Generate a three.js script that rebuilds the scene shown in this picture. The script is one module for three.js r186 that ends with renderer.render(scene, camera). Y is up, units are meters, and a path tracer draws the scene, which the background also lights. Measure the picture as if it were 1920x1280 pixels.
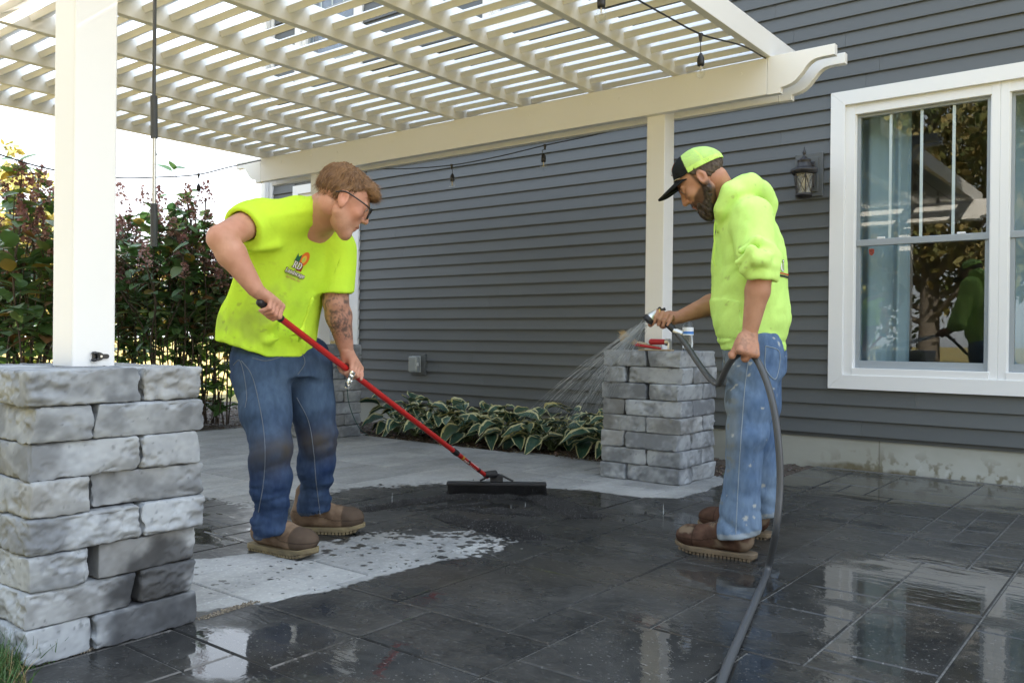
import * as THREE from 'three';
import { mergeGeometries, mergeVertices } from 'three/addons/utils/BufferGeometryUtils.js';
import { RoundedBoxGeometry } from 'three/addons/geometries/RoundedBoxGeometry.js';

// ---------------------------------------------------------------- camera, sky, sun, exposure
const scene = new THREE.Scene();
const camera = new THREE.PerspectiveCamera(43.5, 1.5, 0.05, 400);
camera.position.set(0, 0.862, 0);
camera.rotation.set(THREE.MathUtils.degToRad(-0.222), THREE.MathUtils.degToRad(38.06), THREE.MathUtils.degToRad(0.596), 'YXZ');
camera.updateMatrixWorld(true);
const renderer = new THREE.WebGLRenderer({ antialias: true });
renderer.toneMapping = THREE.LinearToneMapping;
renderer.toneMappingExposure = 5.45;
renderer.shadowMap.enabled = true;
const SUN = new THREE.Vector3(0.46, 0.70, -0.80).normalize();
{
  const W = 256, H = 128, data = new Float32Array(W * H * 4);
  for (let r = 0; r < H; r++) for (let c = 0; c < W; c++) {
    const up = ((r + 0.5) / H - 0.5) * Math.PI, a = ((c + 0.5) / W - 0.5) * 2 * Math.PI;
    const y = Math.sin(up), x = Math.cos(a) * Math.cos(up), z = Math.sin(a) * Math.cos(up);
    const t = Math.max(0, y), k = Math.pow(1 - t, 2.2), cs = x * SUN.x + y * SUN.y + z * SUN.z;
    const halo = 0.9 * Math.pow(Math.max(0, cs), 10) + 0.35 * Math.pow(Math.max(0, cs), 2);
    const col = [0.60 + 0.42 * k, 0.74 + 0.30 * k, 0.95 + 0.11 * k];
    for (let i = 0; i < 3; i++) data[(r * W + c) * 4 + i] = (y < 0 ? 0.6 : 1) * 0.55 * (col[i] * 0.86 + halo * [1, 0.97, 0.9][i]);
    data[(r * W + c) * 4 + 3] = 1;
  }
  const t = new THREE.DataTexture(data, W, H, THREE.RGBAFormat, THREE.FloatType);
  t.mapping = THREE.EquirectangularReflectionMapping; t.magFilter = THREE.LinearFilter; t.needsUpdate = true;
  scene.background = t; scene.environment = t;
}
const sun = new THREE.DirectionalLight(0xfff0dc, 5);
sun.position.copy(SUN).multiplyScalar(60); sun.castShadow = true; sun.shadow.radius = 1;
Object.assign(sun.shadow.camera, { left: -30, right: 30, top: 30, bottom: -30, near: 1, far: 140 });
sun.shadow.mapSize.set(4096, 4096);
scene.add(sun);

// ---------------------------------------------------------------- helpers
const V = (x, y, z) => new THREE.Vector3(x, y, z);
const RNG = (s) => () => { s = (s + 0x6d2b79f5) | 0; let t = Math.imul(s ^ (s >>> 15), 1 | s); t = (t + Math.imul(t ^ (t >>> 7), 61 | t)) ^ t; return ((t ^ (t >>> 14)) >>> 0) / 4294967296; };
const lerp = (a, b, t) => a + (b - a) * t, clamp = (x, a = 0, b = 1) => Math.min(b, Math.max(a, x));
const sstep = (a, b, x) => { const t = clamp((x - a) / (b - a)); return t * t * (3 - 2 * t); };
const PERM = new Uint8Array(512); { const r = RNG(77); const p = [...Array(256).keys()]; for (let i = 255; i > 0; i--) { const j = (r() * (i + 1)) | 0; [p[i], p[j]] = [p[j], p[i]]; } for (let i = 0; i < 512; i++) PERM[i] = p[i & 255]; }
const HV = new Float32Array(256); { const r = RNG(5); for (let i = 0; i < 256; i++) HV[i] = r() * 2 - 1; }
function vn(x, y, z) {            // value noise, -1..1
  const xi = Math.floor(x), yi = Math.floor(y), zi = Math.floor(z); let u = x - xi, v = y - yi, w = z - zi;
  u = u * u * (3 - 2 * u); v = v * v * (3 - 2 * v); w = w * w * (3 - 2 * w);
  const Y = yi & 255, Z = zi & 255, Z1 = (Z + 1) & 255, Y1 = (Y + 1) & 255, a = PERM[xi & 255], b = PERM[(xi + 1) & 255], aa = PERM[a + Y], ab = PERM[a + Y1], ba = PERM[b + Y], bb = PERM[b + Y1];
  const p = HV[PERM[aa + Z]], q = HV[PERM[ab + Z]], r = HV[PERM[aa + Z1]], s = HV[PERM[ab + Z1]];
  const x0 = p + (HV[PERM[ba + Z]] - p) * u, x1 = q + (HV[PERM[bb + Z]] - q) * u, x2 = r + (HV[PERM[ba + Z1]] - r) * u, x3 = s + (HV[PERM[bb + Z1]] - s) * u;
  const y0 = x0 + (x1 - x0) * v, y1 = x2 + (x3 - x2) * v; return y0 + (y1 - y0) * w;
}
function fbm(x, y, z, o = 4) { let s = 0, a = 0.5; for (let i = 0; i < o; i++) { s += a * vn(x, y, z); x = x * 2.03 + 11.3; y = y * 2.03 + 5.1; z = z * 2.03 + 7.7; a *= 0.5; } return s; }
const names = new Map();
const numbered = (n) => { const k = names.get(n) || 0; names.set(n, k + 1); return k ? n + '_' + String(k).padStart(3, '0') : n; };
const bases = new WeakMap();
function tag(o, label, category, group) { Object.assign(o.userData, { label, category }); if (group) o.userData.group = group; return o; }
function thing(name, label, category, base = V(0, 0, 0), group) {
  const o = new THREE.Group(); o.name = numbered(name); o.position.copy(base); bases.set(o, base.clone()); scene.add(o);
  return tag(o, label, category, group);
}
function structure(name, parent = scene) { const o = new THREE.Group(); o.name = numbered(name); bases.set(o, V(0, 0, 0)); o.userData.kind = 'structure'; parent.add(o); return o; }
function sub(name, parent) { const o = new THREE.Group(); o.name = name; bases.set(o, bases.get(parent)); parent.add(o); return o; }
function shadow(m) { m.castShadow = m.receiveShadow = true; return m; }
function part(parent, name, geo, mat, label) {       // geometry given in world coordinates
  const g = Array.isArray(geo) ? join(geo) : geo, b = bases.get(parent), m = shadow(new THREE.Mesh(g, mat));
  m.name = name; if (b) { g.translate(-b.x, -b.y, -b.z); bases.set(m, b); }
  if (label) m.userData.label = label;
  parent.add(m); return m;
}
function put(parent, name, geo, mat, pos, rot, scl) { // shared geometry, placed
  const b = bases.get(parent) || V(0, 0, 0), m = shadow(new THREE.Mesh(geo, mat)); m.name = name;
  m.position.copy(pos).sub(b); if (rot) m.rotation.set(...rot); if (scl) m.scale.set(...scl);
  parent.add(m); return m;
}
function join(list) {
  const l = list.map((g) => { g = g.index ? g.toNonIndexed() : g; for (const k of Object.keys(g.attributes)) if (!['position', 'normal', 'uv', 'color'].includes(k)) g.deleteAttribute(k); return g; });
  const hasC = l.some((g) => g.attributes.color);
  for (const g of l) {
    if (!g.attributes.uv) g.setAttribute('uv', new THREE.BufferAttribute(new Float32Array(g.attributes.position.count * 2), 2));
    if (hasC && !g.attributes.color) g.setAttribute('color', new THREE.BufferAttribute(new Float32Array(g.attributes.position.count * 3).fill(1), 3));
    if (!g.attributes.normal) g.computeVertexNormals();
  }
  return l.length === 1 ? l[0] : mergeGeometries(l);
}
const std = (c, rough = 0.6, o = {}) => { const m = new THREE.MeshStandardMaterial({ roughness: rough, ...o }); m.color.setRGB(...c); return m; };
const phys = (c, rough = 0.6, o = {}) => { const m = new THREE.MeshPhysicalMaterial({ roughness: rough, ...o }); m.color.setRGB(...c); return m; };
const box = (x0, x1, y0, y1, z0, z1, r = 0) => {
  const g = r ? new RoundedBoxGeometry(x1 - x0, y1 - y0, z1 - z0, 2, r) : new THREE.BoxGeometry(x1 - x0, y1 - y0, z1 - z0);
  return g.translate((x0 + x1) / 2, (y0 + y1) / 2, (z0 + z1) / 2);
};
const cyl = (a, b, r0, r1 = r0, n = 12, open = false) => {
  const d = b.clone().sub(a), g = new THREE.CylinderGeometry(r1, r0, d.length(), n, 1, open);
  g.applyQuaternion(new THREE.Quaternion().setFromUnitVectors(V(0, 1, 0), d.normalize())); return g.translate((a.x + b.x) / 2, (a.y + b.y) / 2, (a.z + b.z) / 2);
};
const tube = (pts, r, seg = 32, n = 8, closed = false) => new THREE.TubeGeometry(new THREE.CatmullRomCurve3(pts, closed, 'centripetal'), seg, r, n, closed);
const ball = (p, r, s = [1, 1, 1], n = 16) => new THREE.SphereGeometry(r, n, n * 0.75 | 0).scale(...s).translate(p.x, p.y, p.z);
const lathe = (pts, p, n = 24) => new THREE.LatheGeometry(pts.map((q) => new THREE.Vector2(...q)), n).translate(p.x, p.y, p.z);
const FOC = 1604, MW = camera.matrixWorld.clone();
const at = (px, py, d) => V((px - 960) / FOC * d, -(py - 640) / FOC * d, -d).applyMatrix4(MW);   // a point d metres in front of the lens plane
const onFloor = (px, py, y = 0) => { const o = V(0, 0.862, 0), r = at(px, py, 1).sub(o); return o.add(r.multiplyScalar((y - 0.862) / r.y)); };
const onZ = (px, py, z) => { const o = V(0, 0.862, 0), r = at(px, py, 1).sub(o); return o.add(r.multiplyScalar(z / r.z)); };
const onX = (px, py, x) => { const o = V(0, 0.862, 0), r = at(px, py, 1).sub(o); return o.add(r.multiplyScalar(x / r.x)); };
function colored(geo, fn) {       // vertex colours, linear
  const p = geo.attributes.position, n = geo.attributes.normal, c = new Float32Array(p.count * 3);
  for (let i = 0; i < p.count; i++) { const k = fn(p.getX(i), p.getY(i), p.getZ(i), n ? n.getX(i) : 0, n ? n.getY(i) : 0, n ? n.getZ(i) : 0); c[i * 3] = k[0]; c[i * 3 + 1] = k[1]; c[i * 3 + 2] = k[2]; }
  geo.setAttribute('color', new THREE.BufferAttribute(c, 3)); return geo;
}
const vcol = (rough = 0.8, o = {}) => new THREE.MeshStandardMaterial({ vertexColors: true, roughness: rough, ...o });
const mix3 = (a, b, t) => [lerp(a[0], b[0], t), lerp(a[1], b[1], t), lerp(a[2], b[2], t)];
function dataTex(w, h, fn, srgb = false) {
  const d = new Uint8Array(w * h * 4);
  for (let y = 0; y < h; y++) for (let x = 0; x < w; x++) { const c = fn(x / w, y / h, x, y), o = (y * w + x) * 4; for (let i = 0; i < 3; i++) d[o + i] = clamp(c[i] ?? c[0]) * 255; d[o + 3] = (c[3] ?? 1) * 255; }
  const t = new THREE.DataTexture(d, w, h, THREE.RGBAFormat); t.wrapS = t.wrapT = THREE.RepeatWrapping; t.magFilter = THREE.LinearFilter; t.needsUpdate = true;
  if (srgb) t.colorSpace = THREE.SRGBColorSpace; return t;
}
const toS = (v) => v <= 0.0031308 ? v * 12.92 : 1.055 * Math.pow(Math.max(v, 0), 1 / 2.4) - 0.055;
// ---------------------------------------------------------------- ground
const M = {
  white: phys([0.78, 0.79, 0.79], 0.36), vinyl: phys([0.80, 0.80, 0.785], 0.33), grey: std([0.30, 0.335, 0.36], 0.45), black: std([0.018, 0.018, 0.02], 0.5),
  siding: null, steel: std([0.62, 0.62, 0.60], 0.3, { metalness: 1 }), dark: std([0.03, 0.03, 0.032], 0.7),
};
{
  const t = dataTex(256, 256, (u, v) => { const n = 0.5 + 0.5 * fbm(u * 9, v * 90, 3, 3) * 1.2; return [n, n, n]; });
  t.repeat.set(1, 1); M.siding = phys([0.090, 0.099, 0.103], 0.5, { bumpMap: t, bumpScale: 0.0006 });
}
{
  const lawnC = dataTex(1024, 1024, (u, v) => {
    const f = (k, s) => { const a = fbm(u * k, v * k, s, 4), b = fbm((u - 1) * k, v * k, s, 4), w = sstep(0.8, 1, u); return lerp(a, b, w); };
    const n = f(40, 1) + 0.6 * f(9, 4), m = sstep(-0.5, 0.6, n); const c = mix3([0.17, 0.15, 0.045], [0.38, 0.28, 0.10], m); return c.map(toS);
  }, true);
  const g = new THREE.CircleGeometry(190, 64).rotateX(-Math.PI / 2).translate(0, -0.12, 0), uv = g.attributes.uv, p = g.attributes.position;
  for (let i = 0; i < p.count; i++) uv.setXY(i, p.getX(i) / 6, p.getZ(i) / 6);
  const s = structure('lawn'); part(s, 'ground', g, std([1, 1, 1], 0.95, { map: lawnC }));
}
// ---------------------------------------------------------------- house
const WZ = -6;
const house = thing('house', 'dark grey clapboard house with white window trim along the patio', 'house');
const HX0 = -8.33, HX1 = 5.5, HZ1 = -15, EAVE = 5.55;
const wins = [ // casing outer rectangles
  { x0: -1.911, x1: 0.131, y0: 0.542, y1: 2.563, double: true, main: true }, { x0: -7.788, x1: -6.702, y0: 0.542, y1: 2.52 },
  { x0: -7.776, x1: -6.678, y0: 3.66, y1: 5.15 }, { x0: -5.054, x1: -3.956, y0: 3.66, y1: 5.15 }, { x0: -1.911, x1: 0.131, y0: 3.66, y1: 5.15, double: true },
];
{
  // wall with window openings
  const sh = new THREE.Shape([[HX0, 0.2], [HX1, 0.2], [HX1, EAVE], [HX0, EAVE]].map((p) => new THREE.Vector2(...p)));
  for (const w of wins) sh.holes.push(new THREE.Path([[w.x0 + 0.05, w.y0 + 0.05], [w.x0 + 0.05, w.y1 - 0.05], [w.x1 - 0.05, w.y1 - 0.05], [w.x1 - 0.05, w.y0 + 0.05]].map((p) => new THREE.Vector2(...p))));
  part(house, 'wall', [new THREE.ExtrudeGeometry(sh, { depth: 0.14, bevelEnabled: false }).translate(0, 0, WZ - 0.14), box(HX0, HX0 + 0.14, 0.2, EAVE, HZ1, WZ - 0.14), box(HX1 - 0.14, HX1, 0.2, EAVE, HZ1, WZ - 0.14), box(HX0 + 0.14, HX1 - 0.14, 0.2, EAVE, HZ1, HZ1 + 0.14)], M.siding);
  part(house, 'interior_partition', [box(HX0 + 0.14, HX1 - 0.14, 0.2, EAVE, WZ - 3.6, WZ - 3.5), box(HX0 + 0.14, HX1 - 0.14, 0.15, 0.25, WZ - 3.5, WZ - 0.14), box(HX0 + 0.14, HX1 - 0.14, 2.9, 3.2, WZ - 3.5, WZ - 0.14), box(-3, -2.9, 0.25, 2.9, WZ - 3.5, WZ - 0.14), box(1, 1.1, 0.25, 2.9, WZ - 3.5, WZ - 0.14)], std([0.16, 0.15, 0.14], 0.9));
  // roof: gable, ridge along x
  const rs = new THREE.Shape([[WZ + 0.34, EAVE], [WZ + 0.34, EAVE + 0.16], [(WZ + HZ1) / 2, EAVE + 2.2], [HZ1 - 0.34, EAVE + 0.16], [HZ1 - 0.34, EAVE]].map((p) => new THREE.Vector2(-p[0], p[1])));
  part(house, 'roof', new THREE.ExtrudeGeometry(rs, { depth: HX1 - HX0 + 0.6, bevelEnabled: false }).rotateY(Math.PI / 2).translate(HX0 - 0.3, 0, 0), std([0.06, 0.058, 0.056], 0.9));
  // foundation, with damp and mineral stains
  const fx = dataTex(2048, 256, (u, v) => {
    const x = HX0 + u * (HX1 - HX0), y = v * 0.24, n = fbm(x * 3, y * 9, 1, 5), sp = fbm(x * 26, y * 26, 4, 4), f2 = fbm(x * 60, y * 60, 9, 2);
    let c = mix3([0.34, 0.34, 0.29], [0.42, 0.43, 0.39], 0.5 + n);
    const line = 0.085 + 0.05 * fbm(x * 1.6, 3, 2, 4) + 0.035 * fbm(x * 9, y * 6, 7, 3) - 0.045 * sstep(-1.35, -0.95, x);
    const damp = sstep(0.012, -0.012, y - line) * sstep(-2.15, -1.85, x);
    c = mix3(c, [0.135, 0.112, 0.062], damp * (0.86 + 0.3 * f2));
    const moss = sstep(0.0, 0.26, sp) * sstep(0.2, 0.07, y) * sstep(-2.1, -1.6, x); c = mix3(c, [0.15, 0.13, 0.075], moss * 0.85);
    c = mix3(c, [0.52, 0.54, 0.52], sstep(0.28, 0.42, fbm(x * 18, y * 22, 15, 3)) * 0.8 * sstep(0.16, 0.06, y) * sstep(-1.9, -1.5, x));
    if (Math.abs(x + 1.585) < 0.004 + 0.002 * f2) c = mix3(c, [0.1, 0.09, 0.07], 0.6);
    return c.map(toS);
  }, true);
  const fg = box(HX0, HX1, -0.1, 0.228, HZ1, WZ - 0.012), fp = fg.attributes.position, fu = fg.attributes.uv;
  for (let i = 0; i < fp.count; i++) fu.setXY(i, (fp.getX(i) - HX0) / (HX1 - HX0), clamp(fp.getY(i) / 0.24, 0, 1));
  part(house, 'foundation', fg, std([1, 1, 1], 0.85, { map: fx }));
  // siding: one lapped board per run
  const prof = [[0, 0.03], [0.0135, 0.011], [0.0175, 0], [0.0195, 0], [0.0195, 0.004], [0.0035, 0.1085], [0, 0.1085]], bg = new THREE.ExtrudeGeometry(new THREE.Shape(prof.map((p) => new THREE.Vector2(-p[0], p[1]))), { depth: 1, bevelEnabled: false }).rotateY(Math.PI / 2);
  const rnd = RNG(31), tones = [0, 1, 2].map((i) => { const m = M.siding.clone(); m.color.multiplyScalar(0.955 + 0.045 * i); return m; });
  const LAP = 0.1016;
  for (let k = 0; ; k++) {
    const y = 0.2275 + k * LAP; if (y > EAVE - 0.02) break;
    let runs = [[-8.165, HX1]];
    for (const w of wins) if (w.y0 < y + LAP - 0.003 && w.y1 > y + 0.02) runs = runs.flatMap(([a, b]) => w.x1 <= a || w.x0 >= b ? [[a, b]] : [[a, w.x0 + 0.004], [w.x1 - 0.004, b]].filter((r) => r[1] - r[0] > 0.02));
    let cut = -8.165 + 1.2 + 2.4 * rnd();
    for (const [a, b] of runs) {
      let s = a;
      while (s < b) {
        while (cut <= s + 0.35) cut += 3.66; let e = cut < Math.min(b - 0.35, 1) ? cut : b;
        put(house, 'siding_board', bg, tones[(rnd() * 3) | 0], V(s, y, WZ), null, [e - s - (e < b ? 0.0012 : 0), 1, 1]); s = e;
      }
    }
  }
  part(house, 'corner_board', [box(-8.345, -8.165, 0.2, EAVE, WZ, WZ + 0.03), box(-8.36, -8.33, 0.2, EAVE, WZ - 0.15, WZ + 0.03)], M.white);
  part(house, 'downspout', [box(-8.30, -8.215, 0.35, EAVE - 0.2, WZ + 0.034, WZ + 0.09, 0.012)], M.white);
}
const glass = () => phys([0.93, 0.97, 0.96], 0, { transmission: 1, thickness: 0, ior: 1.52 });
const paneMat = glass();
const roomCloth = std([0.33, 0.42, 0.50], 0.9, { side: THREE.DoubleSide });
function curtain(x0, x1, y0, y1, z, seed, amp = 0.03, freq = 22) {
  const g = new THREE.PlaneGeometry(x1 - x0, y1 - y0, Math.max(16, ((x1 - x0) * 120) | 0), 2).translate((x0 + x1) / 2, (y0 + y1) / 2, z), p = g.attributes.position;
  for (let i = 0; i < p.count; i++) p.setZ(i, z + amp * Math.sin(p.getX(i) * freq * 2 + 1.7 * vn(p.getX(i) * 7, seed, 0)) + amp * 0.5 * vn(p.getX(i) * 30, seed, 2));
  g.computeVertexNormals(); return g;
}
for (const w of wins) {
  const o = sub('window', house), c = 0.093, zf = WZ + 0.034;
  // mitred casing, four boards
  const mit = (pts) => new THREE.ExtrudeGeometry(new THREE.Shape(pts.map((p) => new THREE.Vector2(...p))), { depth: 0.032, bevelEnabled: true, bevelSize: 0.0012, bevelThickness: 0.002, bevelSegments: 2 }).translate(0, 0, zf - 0.034);
  const { x0, x1, y0, y1 } = w, e = 0.0016;
  part(o, 'casing', mit([[x0 + e, y0], [x1 - e, y0], [x1 - c - e, y0 + c], [x0 + c + e, y0 + c]]), M.white);
  part(o, 'casing', mit([[x0 + e, y1], [x0 + c + e, y1 - c], [x1 - c - e, y1 - c], [x1 - e, y1]]), M.white);
  part(o, 'casing', mit([[x0, y0 + e], [x0 + c, y0 + c + e], [x0 + c, y1 - c - e], [x0, y1 - e]]), M.white);
  part(o, 'casing', mit([[x1, y0 + e], [x1, y1 - e], [x1 - c, y1 - c - e], [x1 - c, y0 + c + e]]), M.white);
  const X0 = x0 + c, X1 = x1 - c, Y0 = y0 + c, Y1 = y1 - c, units = w.double ? [[X0, (X0 + X1) / 2], [(X0 + X1) / 2, X1]] : [[X0, X1]];
  for (const [a, b] of units) {
    const fr = 0.064, z0 = WZ - 0.1, ft = 0.07, fb = 0.05, zi = WZ + 0.012, A = a + fr - (a > X0 ? 0.014 : 0), B = b - fr + (b < X1 ? 0.014 : 0);
    part(o, 'window_frame', [box(a, A, Y0, Y1, z0, zi, 0.004), box(B, b, Y0, Y1, z0, zi, 0.004), box(A - 0.004, B + 0.004, Y1 - ft, Y1, z0, zi - 0.002, 0.004), box(A - 0.004, B + 0.004, Y0, Y0 + fb, z0, zi + 0.012, 0.004),
      box(a + 0.03, A + 0.006, Y0 + 0.01, Y1 - 0.02, z0, zi - 0.014, 0.003), box(B - 0.006, b - 0.03, Y0 + 0.01, Y1 - 0.02, z0, zi - 0.014, 0.003)], M.white);
    const gy0 = Y0 + fb, gy1 = Y1 - ft, mid = lerp(gy0, gy1, 0.493), s = 0.026, zs = WZ - 0.02;
    // upper sash, lower sash: grey rails
    part(o, 'sash', [box(A + 0.002, A + s, mid, gy1, zs - 0.03, zs, 0.002), box(B - s, B - 0.002, mid, gy1, zs - 0.03, zs, 0.002), box(A + s, B - s, gy1 - 0.02, gy1 - 0.001, zs - 0.03, zs - 0.001, 0.002)], M.grey);
    part(o, 'meeting_rail', [box(A + 0.001, B - 0.001, mid - 0.022, mid + 0.022, zs - 0.034, zs + 0.006, 0.004)], M.grey);
    part(o, 'sash', [box(A + 0.002, A + s + 0.006, gy0, mid - 0.022, zs - 0.05, zs - 0.004, 0.002), box(B - s - 0.006, B - 0.002, gy0, mid - 0.022, zs - 0.05, zs - 0.004, 0.002), box(A + s + 0.006, B - s - 0.006, gy0 + 0.001, gy0 + 0.05, zs - 0.05, zs - 0.005, 0.002)], M.grey);
    for (let k = 1; k < 4; k++) { const x = lerp(A + s, B - s, k / 4); part(o, 'muntin', box(x - 0.009, x + 0.009, mid + 0.023, gy1 - 0.021, zs - 0.019, zs - 0.013), std([0.55, 0.6, 0.62], 0.5)); }
    part(o, 'pane', [new THREE.PlaneGeometry(B - A - 2 * s, gy1 - mid - 0.042).translate((A + B) / 2, (gy1 + mid) / 2, zs - 0.010), new THREE.PlaneGeometry(B - A - 2 * s, gy1 - mid - 0.042).translate((A + B) / 2, (gy1 + mid) / 2, zs - 0.024)], paneMat);
    part(o, 'pane', [new THREE.PlaneGeometry(B - A - 2 * s - 0.012, mid - gy0 - 0.072).translate((A + B) / 2, (mid + gy0 + 0.028) / 2, zs - 0.018), new THREE.PlaneGeometry(B - A - 2 * s - 0.012, mid - gy0 - 0.072).translate((A + B) / 2, (mid + gy0 + 0.028) / 2, zs - 0.034)], paneMat);
    if (w.main && a === X0) {
      part(o, 'sash_lock', [box(A + 0.14, A + 0.19, mid + 0.022, mid + 0.034, zs - 0.012, zs + 0.004, 0.003)], M.white); part(o, 'sash_lock', [box(B - 0.19, B - 0.14, mid + 0.022, mid + 0.034, zs - 0.012, zs + 0.004, 0.003)], M.white);
      const c = document.createElement('canvas'); c.width = c.height = 128; const x = c.getContext('2d'); // small alarm sticker
      x.fillStyle = '#9a3d2c'; x.beginPath(); x.moveTo(20, 14); x.lineTo(64, 6); x.lineTo(108, 14); x.lineTo(106, 74); x.quadraticCurveTo(96, 108, 64, 122); x.quadraticCurveTo(32, 108, 22, 74); x.fill();
      x.strokeStyle = '#1c1412'; x.lineWidth = 9; x.beginPath(); x.moveTo(90, 40); x.bezierCurveTo(40, 20, 34, 62, 64, 64); x.bezierCurveTo(96, 66, 92, 104, 40, 88); x.stroke();
      const t = new THREE.CanvasTexture(c); t.colorSpace = THREE.SRGBColorSpace;
      part(o, 'sticker', new THREE.PlaneGeometry(0.05, 0.052).translate(-1.652, 1.467, zs - 0.0165), std([1, 1, 1], 0.5, { map: t, alphaTest: 0.5, transparent: true }));
    }
    if (w.y0 < 1) {
      part(o, 'curtain', [curtain(A - 0.06, A + (w.main && a === X0 ? 0.30 : 0.2), gy0 - 0.35, gy1 + 0.1, WZ - 0.22, a)], roomCloth);
    } else part(o, 'curtain', [curtain(A - 0.05, B + 0.05, gy0 - 0.1, gy1 + 0.1, WZ - 0.2, a, 0.02, 30)], std([0.20, 0.23, 0.36], 0.9, { side: THREE.DoubleSide }));
  }
}
// ---------------------------------------------------------------- pergola
const pergola = thing('pergola', 'white vinyl pergola with tilted slats over the patio', 'pergola', V(-4.2, 0, -3));
const POSTX = [-2.597, -5.89], POSTZ = [-4.813, -1.224], BX0 = -6.6, BX1 = -1.865;
{
  for (const x0 of POSTX) for (const z of POSTZ) { const x = x0 + (z > -3 ? 0.012 : 0); part(pergola, 'post', box(x - 0.0635, x + 0.0635, z > -3 ? 0.762 : 0.79, 2.466, z - 0.0635, z + 0.0635, 0.006), M.vinyl); }
  const cap = () => { // scrolled beam end, growing to +x from 0, 0.21 high
    const s = new THREE.Shape(); s.moveTo(0, 0); s.lineTo(0.072, 0); s.lineTo(0.072, 0.03); s.bezierCurveTo(0.15, 0.035, 0.165, 0.06, 0.20, 0.10); s.bezierCurveTo(0.235, 0.145, 0.25, 0.155, 0.30, 0.157); s.lineTo(0.37, 0.157); s.lineTo(0.37, 0.212); s.lineTo(0, 0.212); s.closePath();
    return new THREE.ExtrudeGeometry(s, { depth: 0.042, bevelEnabled: true, bevelSize: 0.002, bevelThickness: 0.002, bevelSegments: 2, curveSegments: 10 });
  };
  for (const pz of POSTZ) for (const s of [1, -1]) {
    const zf = pz + s * 0.0635, z0 = s > 0 ? zf : zf - 0.05, z1 = z0 + 0.05;
    part(pergola, 'beam', box(BX0, BX1, 2.256, 2.466, z0, z1, 0.003), M.vinyl);
    part(pergola, 'beam_end', cap().translate(BX1 + 0.004, 2.2555, z0 + 0.006), M.vinyl);
    part(pergola, 'beam_end', cap().applyMatrix4(new THREE.Matrix4().makeRotationY(Math.PI)).translate(BX0 - 0.004, 2.2555, z0 + 0.048), M.vinyl);
    if (s > 0) for (const [x, y] of [[-2.02, 2.40], [-2.36, 2.395], [-2.60, 2.41], [-2.60, 2.325], [-2.84, 2.40], [-3.05, 2.39], [-3.55, 2.395], [-4.25, 2.39], [-4.9, 2.39], [-5.55, 2.395], [-5.89, 2.41], [-5.89, 2.325], [-6.3, 2.40]])
      part(pergola, 'screw_cap', new THREE.CylinderGeometry(0.008, 0.009, 0.004, 14).rotateX(Math.PI / 2).translate(x, y, z1 + 0.001), M.vinyl);
  }
  const RX = [-6.55, -5.99, -5.40, -4.81, -4.205, -3.61, -3.025, -2.42, -1.845];   // right-hand faces
  for (const x of RX) part(pergola, 'rafter', box(x - 0.045, x, 2.468, 2.604, -5.12, -0.82, 0.003), M.vinyl);
  // tilted slats, one board each, let into the rafters
  const sl = new RoundedBoxGeometry(RX[8] - RX[0] + 0.02, 0.0365, 0.128, 2, 0.003);
  for (let k = 0; k < 29; k++) {
    const zB = -4.96 + k * 0.1485, t = 0.55; // lower rear corner of the front edge; tilt
    const ux = V(0, Math.sin(t), -Math.cos(t)), n = V(0, Math.cos(t), Math.sin(t));
    const c = V((RX[8] + RX[0]) / 2 - 0.02, 2.508, zB).addScaledVector(ux, 0.064).addScaledVector(n, 0.01825);
    put(pergola, 'slat', sl, M.vinyl, c, [t, 0, 0]);
  }
}
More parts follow.
